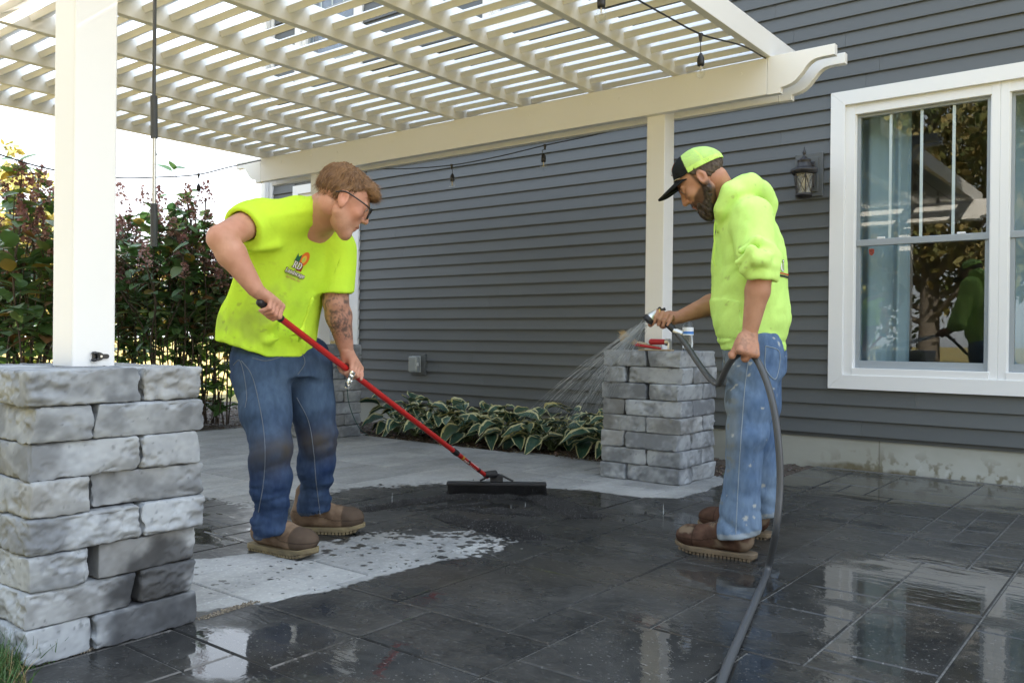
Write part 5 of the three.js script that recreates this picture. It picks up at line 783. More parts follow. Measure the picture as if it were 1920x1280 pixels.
// crumpled foil hanging from the lower hand
{
  const p = at(655, 712, 3.47), o = thing('foil_wrapper', 'crumpled silver foil held under the tattooed hand', 'wrapper', p), g = new THREE.PlaneGeometry(0.024, 0.075, 8, 18), q = g.attributes.position;
  for (let i = 0; i < q.count; i++) q.setZ(i, 0.006 * vn(q.getX(i) * 160, q.getY(i) * 120, 3) + 0.003 * vn(q.getX(i) * 400, q.getY(i) * 300, 1)); g.computeVertexNormals();
  part(o, 'foil', g.applyMatrix4(new THREE.Matrix4().makeBasis(dirOf(0.9, -0.35, 0.2), dirOf(0.35, 0.9, 0), dirOf(-0.1, 0.1, 1)).setPosition(p)), std([0.75, 0.74, 0.72], 0.25, { metalness: 1, side: THREE.DoubleSide }));
  const w = thing('green_cord', 'thin green cord hanging down the pillar to the mulch', 'cord', at(652, 735, 6.9)); part(w, 'cord', tube([at(651, 700, 7.05), at(652, 745, 7.02), at(660, 775, 7.0), at(672, 800, 7.0), onFloor(690, 816, 0.01)], 0.004, 30, 5), std([0.02, 0.07, 0.06], 0.6));
}
// ---------------------------------------------------------------- hose, nozzle, water
{
  const o = thing('garden_hose', 'dark grey garden hose looping from the fist down onto the wet slabs', 'hose', V(-1.4, 0, -3.2));
  const pts = [HOSE.butt, at(1288, 648, 3.58), at(1312, 684, 3.52), at(1333, 711, 3.46), at(1348, 720, 3.41), at(1356, 705, 3.36), at(1366, 684, 3.31), at(1380, 667, 3.26), HOSE.fist, at(1414, 668, 3.23), at(1432, 700, 3.19), at(1449, 755, 3.14), at(1460, 830, 3.1), at(1463, 910, 3.08), at(1456, 990, 3.06), onFloor(1440, 1066, 0.018), onFloor(1418, 1122, 0.0135), onFloor(1388, 1192, 0.0135), onFloor(1352, 1280, 0.0135), onFloor(1318, 1400, 0.0135), V(-0.75, 0.0135, -1.5), V(-0.5, 0.0135, -0.9)];
  part(o, 'tube', tube(pts, 0.0128, 220, 14), phys([0.062, 0.066, 0.072], 0.36));
  const P = HOSE, ax = P.butt.clone().sub(P.nozzle).normalize(), n = thing('spray_nozzle', 'black and silver hose spray nozzle in the right hand', 'nozzle', P.grip);
  const out = dirOf(-0.72, -0.66, 0.1), bell = P.nozzle.clone().addScaledVector(out, -0.012), prof = [[0.010, 0.046], [0.0125, 0.042], [0.0165, 0.030], [0.021, 0.016], [0.0235, 0.006], [0.0235, 0.0]];
  const orient = (g, d, p) => g.applyQuaternion(new THREE.Quaternion().setFromUnitVectors(V(0, 1, 0), d)).translate(p.x, p.y, p.z), back = out.clone().negate();
  part(n, 'bell', orient(new THREE.LatheGeometry(prof.map((p) => new THREE.Vector2(...p)), 28), back, bell), std([0.62, 0.61, 0.57], 0.28, { metalness: 0.9, side: THREE.DoubleSide }));
  part(n, 'face_ring', orient(new THREE.CylinderGeometry(0.0262, 0.0262, 0.016, 28), back, bell.clone().addScaledVector(out, 0.006)), M.black);
  const neckP = bell.clone().addScaledVector(back, 0.046), elbow = at(1236, 592, 3.66);
  part(n, 'handle', [cyl(neckP, elbow, 0.0135, 0.0165, 14), cyl(elbow, P.butt, 0.0165, 0.0145, 14), ball(elbow, 0.0168), cyl(elbow, elbow.clone().add(V(0, 0.03, 0)), 0.012, 0.011, 12)], M.black);
  part(n, 'flow_lever', [cyl(elbow.clone().add(V(0, 0.022, 0)), elbow.clone().add(V(0, 0.03, 0)).addScaledVector(CR, 0.026), 0.005, 0.007, 10), ball(elbow.clone().add(V(0, 0.031, 0)).addScaledVector(CR, 0.002), 0.008)], M.black);
  part(n, 'brass_stud', cyl(elbow.clone().add(V(0, 0.012, 0)).addScaledVector(CT, 0.012), elbow.clone().add(V(0, 0.03, 0)).addScaledVector(CT, 0.012), 0.0035, 0.0035, 10), std([0.6, 0.47, 0.2], 0.3, { metalness: 1 }));
  part(n, 'coupling', cyl(P.butt.clone().addScaledVector(ax, -0.012), P.butt.clone().addScaledVector(ax, 0.028), 0.0155, 0.0155, 18), std([0.55, 0.55, 0.52], 0.3, { metalness: 1 }));
  // water: thin broken jets on falling arcs
  const w = thing('water_spray', 'fan of water jets spraying from the hose nozzle', 'water', P.nozzle), r = RNG(88), jets = [], t0 = P.nozzle.clone().addScaledVector(out, 0.012), target = onFloor(1030, 838), wm = phys([0.93, 0.96, 0.98], 0.12, { transmission: 0.55, thickness: 0, side: THREE.DoubleSide });
  for (let k = 0; k < 100; k++) {
    const a = r() * 6.283, rr = Math.sqrt(r()), s = t0.clone().addScaledVector(CR, Math.cos(a) * rr * 0.017).add(V(0, Math.sin(a) * rr * 0.017, 0)), e = target.clone().add(V((r() - 0.5) * 0.7 * (0.4 + rr), 0, (r() - 0.5) * 0.5 * (0.4 + rr))), lift = 0.06 + 0.05 * r();
    const pos = (t) => s.clone().lerp(e, t).add(V(0, lift * 4 * t * (1 - t) * 0.6, 0)); let t = r() * 0.06;
    while (t < 0.86) { const L = (0.03 + 0.12 * r()) * (1 - 0.5 * t), rad = (0.00075 + 0.0005 * r()) * (1 - 0.3 * t); if (r() < 0.95 - 0.78 * t) jets.push(cyl(pos(t), pos(Math.min(0.95, t + L)), rad, rad * 0.5, 5, true)); t += L * (0.8 + 0.6 * r()); }
  }
  const sp = part(w, 'jets', jets, wm); sp.userData.kind = 'stuff';
  const drops = [[1244, 955, 0.03], [735, 935, 0.03], [958, 950, 0.014], [1095, 900, 0.01], [985, 946, 0.012], [908, 921, 0.006]].map(([x, y, h]) => { const b = onFloor(x, y + h * 300, 0.002); return cyl(b, b.clone().add(V(0, h * 1.9, 0)), 0.0016, 0.0005, 6); });
  const d = part(w, 'splash_drops', drops, wm); d.userData.kind = 'stuff';
}
// ---------------------------------------------------------------- heap of black jointing sand
{
  const ridge = (pts, w, h) => ({ P: pts.map((p) => onFloor(...p)), w, h }), RG = [ridge([[688, 956], [760, 944], [830, 935], [905, 925]], 0.075, 0.026), ridge([[770, 958], [850, 948], [910, 944]], 0.04, 0.014), ridge([[900, 930], [990, 928], [1050, 945], [1096, 967]], 0.12, 0.022), ridge([[834, 970], [880, 984], [940, 995], [1006, 1009]], 0.062, 0.038), ridge([[890, 955], [1000, 962]], 0.13, 0.014)];
  const H = (x, z) => { let h = 0; for (const g of RG) { const d = nearLine(x, 0, z, g.P); h += g.h * Math.exp(-(d * d) / (g.w * g.w) * 2.2) * (0.8 + 0.5 * fbm(x * 9, z * 9, 3, 3)); } const f = fbm(x * 13, z * 13, 7, 4); return h * 1.25 - 0.0085 - 0.006 * f + 0.004 * vn(x * 40, z * 40, 2) * sstep(0.005, 0.02, h); };
  const o = thing('sand_heap', 'low heap of black jointing sand in front of the broom', 'sand', onFloor(900, 960)), lo = [-3.45, -3.95], hi = [-1.95, -2.75], st = 0.009, nx = Math.round((hi[0] - lo[0]) / st), nz = Math.round((hi[1] - lo[1]) / st), P = [], I = [], id = new Map(), mat = std([0.011, 0.0115, 0.013], 0.8);
  const gv = (i, j) => { const k = i * 4096 + j; if (!id.has(k)) { const x = lo[0] + i * st, z = lo[1] + j * st; id.set(k, P.length / 3); P.push(x, Math.max(-0.003, H(x, z)), z); } return id.get(k); };
  for (let i = 0; i < nx; i++) for (let j = 0; j < nz; j++) { const x = lo[0] + i * st, z = lo[1] + j * st; if (Math.max(H(x, z), H(x + st, z), H(x, z + st), H(x + st, z + st)) < -0.002) continue; const a = gv(i, j), b = gv(i + 1, j), c = gv(i + 1, j + 1), d = gv(i, j + 1); I.push(a, c, b, a, d, c); }
  const g = new THREE.BufferGeometry(); g.setAttribute('position', new THREE.Float32BufferAttribute(P, 3)); g.setIndex(I); g.computeVertexNormals();
  const hm = part(o, 'heap', g, mat); hm.userData.kind = 'stuff';
  const r = RNG(65), N = 46000, im = shadow(new THREE.InstancedMesh(new THREE.IcosahedronGeometry(1, 0), std([1, 1, 1], 0.6), N)), m = new THREE.Matrix4(), q = new THREE.Quaternion(), b = bases.get(o), col = new THREE.Color(); let n = 0;
  for (let k = 0; k < N * 30 && n < N; k++) { const x = lerp(lo[0], hi[0], r()), z = lerp(lo[1], hi[1], r()), h = H(x, z); let y = h; if (h < 0.0005) { if (h < -0.0075 - 0.0 || r() > 0.10 * sstep(-0.0075, 0, h)) continue; y = 0.001; } const s = 0.0016 + 0.0026 * r() * r(); q.setFromEuler(new THREE.Euler(r() * 6, r() * 6, 0)); m.compose(V(x - b.x, y + s * 0.4, z - b.z), q, V(s, s * (0.6 + 0.4 * r()), s)); im.setMatrixAt(n, m); const c = 0.006 + 0.022 * r() * r() + (r() < 0.06 ? 0.10 : 0); col.setRGB(c, c, c * 1.06); im.setColorAt(n++, col); }
  im.count = n; im.name = 'grains'; im.userData.kind = 'stuff'; o.add(im);
}
// ---------------------------------------------------------------- things on the middle pillar
{
  const Y = 0.796, Z = -4.68, p = (px, z = Z) => onZ(px, 650, z).setY(Y);
  const b = thing('water_bottle', 'clear plastic water bottle with a blue and white label', 'bottle', p(1290, -4.66)), c = bases.get(b), pr = [[0.0, 0], [0.029, 0], [0.032, 0.006], [0.032, 0.05], [0.0305, 0.054], [0.032, 0.058], [0.032, 0.066], [0.0305, 0.07], [0.032, 0.074], [0.0325, 0.13], [0.031, 0.145], [0.022, 0.168], [0.013, 0.182], [0.0125, 0.195]];
  part(b, 'body', lathe(pr, c, 32), phys([0.95, 0.97, 0.98], 0.05, { transmission: 1, thickness: 0, ior: 1.45 }));
  part(b, 'water', lathe([[0, 0.003], [0.029, 0.003], [0.0305, 0.05], [0.0305, 0.115], [0, 0.115]], c, 28), phys([0.95, 0.98, 1], 0.02, { transmission: 1, thickness: 0.05, ior: 1.33 }));
  part(b, 'cap', lathe([[0, 0.208], [0.0135, 0.208], [0.0145, 0.204], [0.0145, 0.192], [0.0, 0.192]], c, 24), std([0.85, 0.87, 0.88], 0.4));
  { const k = document.createElement('canvas'); k.width = 256; k.height = 64; const x = k.getContext('2d'); x.fillStyle = '#e9eef3'; x.fillRect(0, 0, 256, 64); x.fillStyle = '#2f74c4'; x.fillRect(0, 34, 256, 18); x.fillStyle = '#8fb7e2'; x.fillRect(0, 52, 256, 6); const t = new THREE.CanvasTexture(k); t.colorSpace = THREE.SRGBColorSpace; part(b, 'label', new THREE.CylinderGeometry(0.0331, 0.0331, 0.046, 32, 1, true).translate(c.x, c.y + 0.118, c.z), std([1, 1, 1], 0.4, { map: t })); }
  const h = thing('hand_brush', 'small hand brush with splayed tan bristles lying on the pillar', 'brush', p(1185)), r = RNG(3), br = [];
  for (let k = 0; k < 240; k++) { const s = p(1202).add(V(0, 0.03 + 0.012 * (r() - 0.5), (r() - 0.5) * 0.03)), a = (r() - 0.5) * 0.9, e = s.clone().addScaledVector(CR, -0.105 - 0.025 * r()).add(V(0, 0.055 + 0.07 * (r() - 0.45), a * 0.05)); br.push(cyl(s, e, 0.0011, 0.0007, 4, true)); }
  part(h, 'bristles', br, std([0.52, 0.38, 0.19], 0.8)).userData.kind = 'stuff';
  part(h, 'ferrule', cyl(p(1198).add(V(0, 0.034, 0)), p(1212).add(V(0, 0.028, 0)), 0.021, 0.017, 16), std([0.5, 0.4, 0.26], 0.7));
  part(h, 'handle', cyl(p(1210).add(V(0, 0.028, 0)), p(1234).add(V(0, 0.014, 0)), 0.013, 0.011, 14), std([0.42, 0.32, 0.2], 0.7));
  const red = phys([0.42, 0.022, 0.03], 0.4), t = thing('trowel', 'hand tool with a fat red grip and steel collar on the pillar', 'trowel', p(1240)), yv = V(0, 0.052, 0);
  part(t, 'grip', [cyl(p(1222).add(yv), p(1250).add(yv).add(V(0, 0.001, 0)), 0.019, 0.0165, 18), ball(p(1222).add(yv), 0.019, [1, 1, 1])].map((g) => g), red);
  part(t, 'collar', [cyl(p(1249).add(yv), p(1256).add(yv), 0.023, 0.022, 18), box(-0.006, 0.006, -0.05, 0.0, -0.02, 0.02, 0.003).translate(p(1256).x, Y + 0.052, Z)], M.steel);
  const u = thing('pliers', 'long red handle of a tool lying under the fat red grip', 'hand tool', p(1222)); part(u, 'handle', [cyl(p(1200).add(V(0, 0.034, 0.05)), p(1247).add(V(0, 0.012, 0.05)), 0.010, 0.006, 14), ball(p(1200).add(V(0, 0.034, 0.05)), 0.010)], red.clone());
  const s = thing('wood_shim', 'flat strip of pale wood on top of the middle pillar', 'wood strip', p(1245)); part(s, 'strip', box(-0.12, 0.1, 0, 0.009, 0.06, 0.1, 0.001).translate(p(1245).x, Y - 0.001, Z), std([0.35, 0.28, 0.18], 0.8));
}
// ---------------------------------------------------------------- wall lantern
{
  const x = -2.052, z = -5.855, o = thing('wall_lantern', 'black carriage lantern on the siding beside the window', 'lantern', V(-2.06, 1.8, WZ));
  part(o, 'mounting_block', [box(-2.155, -1.962, 1.868, 2.172, WZ + 0.002, WZ + 0.032, 0.004), box(-2.125, -1.992, 1.9, 2.14, WZ + 0.03, WZ + 0.04, 0.003)], M.siding);
  const met = phys([0.022, 0.021, 0.023], 0.45), L = (pr, n = 28) => lathe(pr, V(x, 0, z), n);
  part(o, 'back_plate', box(-2.10, -2.012, 1.93, 2.11, WZ + 0.039, WZ + 0.052, 0.006), met); part(o, 'arm', [tube([V(x + 0.02, 2.08, WZ + 0.05), V(x + 0.015, 2.085, WZ + 0.09), V(x, 2.075, z)], 0.011, 16, 10), tube([V(x + 0.02, 1.95, WZ + 0.05), V(x + 0.01, 1.985, WZ + 0.08), V(x, 2.01, z + 0.0)], 0.008, 16, 8)], met);
  part(o, 'roof', L([[0, 2.118], [0.022, 2.116], [0.045, 2.106], [0.047, 2.098], [0.041, 2.092], [0.042, 2.08], [0.05, 2.058], [0.052, 2.052], [0.083, 2.044], [0.091, 2.034], [0.089, 2.022], [0.08, 2.012], [0.074, 2.006], [0.0, 2.006]]), met);
  part(o, 'finial', L([[0, 2.196], [0.005, 2.19], [0.006, 2.175], [0.012, 2.162], [0.013, 2.15], [0.007, 2.14], [0.009, 2.132], [0.02, 2.12], [0.024, 2.114]], 18), met);
  part(o, 'base', L([[0, 1.85], [0.05, 1.852], [0.056, 1.86], [0.058, 1.868], [0.05, 1.874], [0.0, 1.874]]), met); part(o, 'base', L([[0, 1.838], [0.03, 1.84], [0.044, 1.848], [0.044, 1.851], [0, 1.851]]), met);
  part(o, 'glass', new THREE.CylinderGeometry(0.067, 0.048, 0.134, 6, 1, true).rotateY(0.5).translate(x, 1.940, z), phys([0.9, 0.9, 0.86], 0.25, { transmission: 0.85, thickness: 0, side: THREE.DoubleSide }));
  for (let k = 0; k < 6; k++) { const a = 0.5 + k * Math.PI / 3, b = a + Math.PI / 3, q = (t, r, y) => V(x + Math.sin(t) * r, y, z + Math.cos(t) * r); part(o, 'cage_bar', cyl(q(a, 0.07, 2.01), q(a, 0.051, 1.872), 0.0038, 0.0038, 6), met); part(o, 'cage_cross', [cyl(q(a, 0.069, 2.0), q(b, 0.052, 1.878), 0.002, 0.002, 5), cyl(q(b, 0.069, 2.0), q(a, 0.052, 1.878), 0.002, 0.002, 5)], met); }
  part(o, 'bulb', lathe([[0, 1.985], [0.012, 1.98], [0.017, 1.955], [0.014, 1.92], [0.008, 1.895], [0.0, 1.895]], V(x, 0, z), 16), std([0.55, 0.5, 0.38], 0.3));
}
// ---------------------------------------------------------------- outdoor outlet
{
  const o = thing('outlet_box', 'grey weatherproof outlet box low on the siding', 'outlet box', V(-5.83, 0.6, WZ)); part(o, 'mounting_block', box(-5.935, -5.735, 0.497, 0.702, WZ + 0.002, WZ + 0.03, 0.004), M.siding);
  part(o, 'back_plate', box(-5.91, -5.79, 0.52, 0.68, WZ + 0.03, WZ + 0.04, 0.005), std([0.3, 0.32, 0.32], 0.5)); part(o, 'cover', box(-5.905, -5.795, 0.522, 0.678, WZ + 0.04, WZ + 0.095, 0.016), phys([0.62, 0.66, 0.66], 0.25, { transmission: 0.65, thickness: 0 }));
  part(o, 'receptacle', [box(-5.875, -5.825, 0.545, 0.655, WZ + 0.04, WZ + 0.05, 0.006)], std([0.75, 0.74, 0.68], 0.5)); part(o, 'latch', box(-5.80, -5.786, 0.585, 0.615, WZ + 0.06, WZ + 0.085, 0.004), std([0.5, 0.52, 0.52], 0.4));
}
// ---------------------------------------------------------------- string lights
const clearBulb = phys([0.96, 0.97, 0.97], 0.03, { transmission: 1, thickness: 0, ior: 1.4 });
function stringLight(label, pts, lamps, rad = 0.0042) {
  const o = thing('string_light', label, 'string light', pts[0], 'string lights round the pergola'); part(o, 'cable', tube(pts, rad, 80, 6), M.black);
  for (const [p, drop, withGlass, lean = 0] of lamps) {
    part(o, 'connector', [cyl(p.clone().add(V(0, 0.008, 0)), p.clone().add(V(0, -0.03, 0)), 0.012, 0.006, 10), ball(p, 0.011, [1, 1, 1], 10)], M.black);
    const s = p.clone().add(V(lean, -drop, 0)); part(o, 'lead', tube([p.clone().add(V(0, -0.025, 0)), p.clone().add(V(lean * 1.6, -drop * 0.55, 0.006)), s], 0.0022, 12, 5), M.black);
    part(o, 'socket', lathe([[0, 0.008], [0.006, 0.006], [0.013, -0.008], [0.0175, -0.02], [0.0175, -0.042], [0.0155, -0.056], [0.0, -0.056]], s, 16), M.black);
    if (withGlass) { part(o, 'bulb', lathe([[0.012, -0.054], [0.013, -0.062], [0.0205, -0.082], [0.0215, -0.094], [0.017, -0.108], [0.008, -0.116], [0.0, -0.117]], s, 18), clearBulb); part(o, 'filament', [cyl(s.clone().add(V(0, -0.056, 0)), s.clone().add(V(0, -0.085, 0)), 0.0035, 0.002, 8), tube([s.clone().add(V(-0.008, -0.09, 0)), s.clone().add(V(-0.004, -0.072, 0)), s.clone().add(V(0.004, -0.072, 0)), s.clone().add(V(0.008, -0.09, 0))], 0.0009, 12, 4)], std([0.55, 0.45, 0.28], 0.4)); }
  }
}
{
  const z = -4.93;
  stringLight('string light with two clear bulbs along the back of the far beam', [V(-6.3, 2.3, z), V(-5.9, 2.285, z), V(-5.444, 2.276, z), V(-5.0, 2.23, z), V(-4.473, 2.198, z), V(-4.0, 2.208, z), V(-3.58, 2.235, z), V(-3.2, 2.25, z), V(-2.784, 2.276, z), V(-2.4, 2.29, z)].map((p) => p), [[V(-5.444, 2.276, z), 0.06, true], [V(-4.473, 2.196, z), 0.07, true, 0.008], [V(-3.58, 2.233, z), 0.06, true, -0.012]]);
  const X = -1.88, e = (px, py) => onX(px, py, X);
  stringLight('string light with two clear bulbs under the right end of the pergola', [V(-1.872, 2.462, -4.72), e(1395, 87), e(1314, 64), e(1250, 30), e(1190, -4), e(1140, -34), V(X, 2.34, -2.2), V(X, 2.45, -1.25)], [[e(1314, 66), 0.095, true, 0.002], [e(1128, -34), 0.05, true, 0.0]]);
  stringLight('string light strung against the sky beyond the left end of the pergola', [V(-6.6, 2.452, -4.7), onX(430, 313, -6.6), onX(372, 327, -6.6), onX(300, 332, -6.6), onX(213, 333, -6.6), onX(98, 318, -6.6), onX(0, 290, -6.6), V(-6.6, 2.42, -1.25)], [[onX(372, 327, -6.6), 0.085, false]], 0.0055);
}
// ---------------------------------------------------------------- rod hung from a rafter, and the clip on the near post
{
  const d = 3.4, q = (y, x = 289) => at(x, y, d), o = thing('hanging_rod', 'black and silver telescopic rod hanging from the pergola rafters', 'rod', q(462));
  part(o, 'upper_rod', cyl(at(290.5, -90, d), q(182, 288), 0.0072, 0.0072, 14), std([0.06, 0.068, 0.08], 0.35)); part(o, 'foam_sleeve', cyl(q(180, 288), q(259, 288.5), 0.0135, 0.0135, 18), std([0.055, 0.062, 0.075], 0.6));
  part(o, 'inner_rod', cyl(q(258, 288.5), q(384, 288), 0.0072, 0.0072, 14), std([0.66, 0.64, 0.60], 0.3, { metalness: 0.7 })); part(o, 'hook', tube([q(280, 290), q(292, 293), q(284, 287)], 0.003, 10, 6), M.grey); part(o, 'hook', tube([q(356, 290), q(364, 292), q(372, 287)], 0.003, 10, 6), M.grey);
  part(o, 'foam_grip', cyl(q(382, 288), q(462, 288.5), 0.0138, 0.0138, 18), std([0.04, 0.043, 0.05], 0.55));
  const xf = -2.597 + 0.012 + 0.0635, c = onX(176, 668, xf), k = thing('rod_clip', 'black plastic clip screwed to the foot of the near post', 'clip', c), mk = phys([0.016, 0.017, 0.019], 0.28), ax = V(0, 0, -1);
  const u = new THREE.Shape(); u.moveTo(-0.006, -0.013); u.quadraticCurveTo(0.02, -0.013, 0.024, -0.006); u.lineTo(0.034, -0.006); u.absarc(0.036, 0, 0.006, -1.57, 1.57, false); u.lineTo(0.024, 0.006); u.quadraticCurveTo(0.02, 0.013, -0.006, 0.013); u.closePath(); const hole = new THREE.Path(); hole.absarc(0.036, 0, 0.0028, 0, 6.283, true); u.holes.push(hole);
  part(k, 'bracket', new THREE.ExtrudeGeometry(u, { depth: 0.004, bevelEnabled: true, bevelSize: 0.0008, bevelThickness: 0.0008 }).rotateY(Math.PI / 2).translate(c.x, c.y, c.z), mk);
  part(k, 'jaw', [new THREE.TorusGeometry(0.0115, 0.0035, 10, 24, 4.6).rotateZ(0.85 + Math.PI).rotateY(Math.PI / 2).translate(c.x + 0.012, c.y, c.z + 0.004), box(0.004, 0.018, -0.012, -0.007, -0.006, 0.012, 0.002).translate(c.x, c.y, c.z), box(0.004, 0.018, 0.007, 0.012, -0.006, 0.012, 0.002).translate(c.x, c.y, c.z)], mk); part(k, 'screw', new THREE.CylinderGeometry(0.0035, 0.0035, 0.003, 12).rotateZ(Math.PI / 2).translate(c.x + 0.006, c.y, c.z - 0.018), M.steel);
}
// ---------------------------------------------------------------- planting beds
{
  const soilT = dataTex(512, 512, (u, v) => { const w = (f) => f, n = fbm(u * 60, v * 60, 2, 4), m = fbm(u * 14, v * 14, 8, 3); return mix3(mix3([0.045, 0.034, 0.026], [0.105, 0.083, 0.064], clamp(0.5 + n)), [0.075, 0.068, 0.06], clamp(0.4 + m) * 0.4).map(toS); }, true); soilT.repeat.set(1, 1);
  const soilM = std([1, 1, 1], 0.95, { map: soilT }), bed = structure('planting_bed');
  const sheet = (x0, x1, z0, z1, nx, nz) => { const g = new THREE.PlaneGeometry(x1 - x0, z1 - z0, nx, nz).rotateX(-Math.PI / 2).translate((x0 + x1) / 2, 0, (z0 + z1) / 2), p = g.attributes.position, uv = g.attributes.uv; for (let i = 0; i < p.count; i++) { const x = p.getX(i), z = p.getZ(i); p.setY(i, -0.018 + 0.035 * fbm(x * 5, z * 5, 1, 3) + 0.012 * vn(x * 22, z * 22, 4)); uv.setXY(i, x / 1.4, z / 1.4); } g.computeVertexNormals(); return g; };
  part(bed, 'mulch', sheet(-7.0, -1.985, -6.0, -5.088, 260, 48), soilM); part(bed, 'mulch', sheet(-11.5, -6.955, -6.6, -1.2, 150, 170), soilM);
  const chip = new THREE.BoxGeometry(1, 0.35, 0.5), r = RNG(21), N = 9000, im = shadow(new THREE.InstancedMesh(chip, std([1, 1, 1], 0.9), N)), m = new THREE.Matrix4(), q = new THREE.Quaternion(), c = new THREE.Color();
  for (let k = 0; k < N; k++) { const a = k < 5200, x = a ? lerp(-6.9, -2.0, r()) : lerp(-9.5, -6.97, r()), z = a ? lerp(-5.95, -5.1, Math.pow(r(), 0.5)) : lerp(-6.2, -2.2, r()), s = 0.006 + 0.02 * r() * r() * (k % 5 ? 0.7 : 1.3); q.setFromEuler(new THREE.Euler((r() - 0.5) * 0.9, r() * 6.3, (r() - 0.5) * 0.9)); m.compose(V(x, -0.012 + 0.03 * fbm(x * 5, z * 5, 1, 3) + 0.006, z), q, V(s * (0.8 + r()), s * (0.5 + 0.8 * r()), s)); im.setMatrixAt(k, m); const t = r(); if (t < 0.24) c.setRGB(0.22 * (0.6 + r() * 0.7), 0.20 * (0.6 + r() * 0.6), 0.17 * (0.6 + r() * 0.5)); else { const w = 0.5 + r(); c.setRGB(0.085 * w, 0.06 * w, 0.042 * w); } im.setColorAt(k, c); }
  im.name = 'bark_chips'; im.userData.kind = 'stuff'; bed.add(im);
}
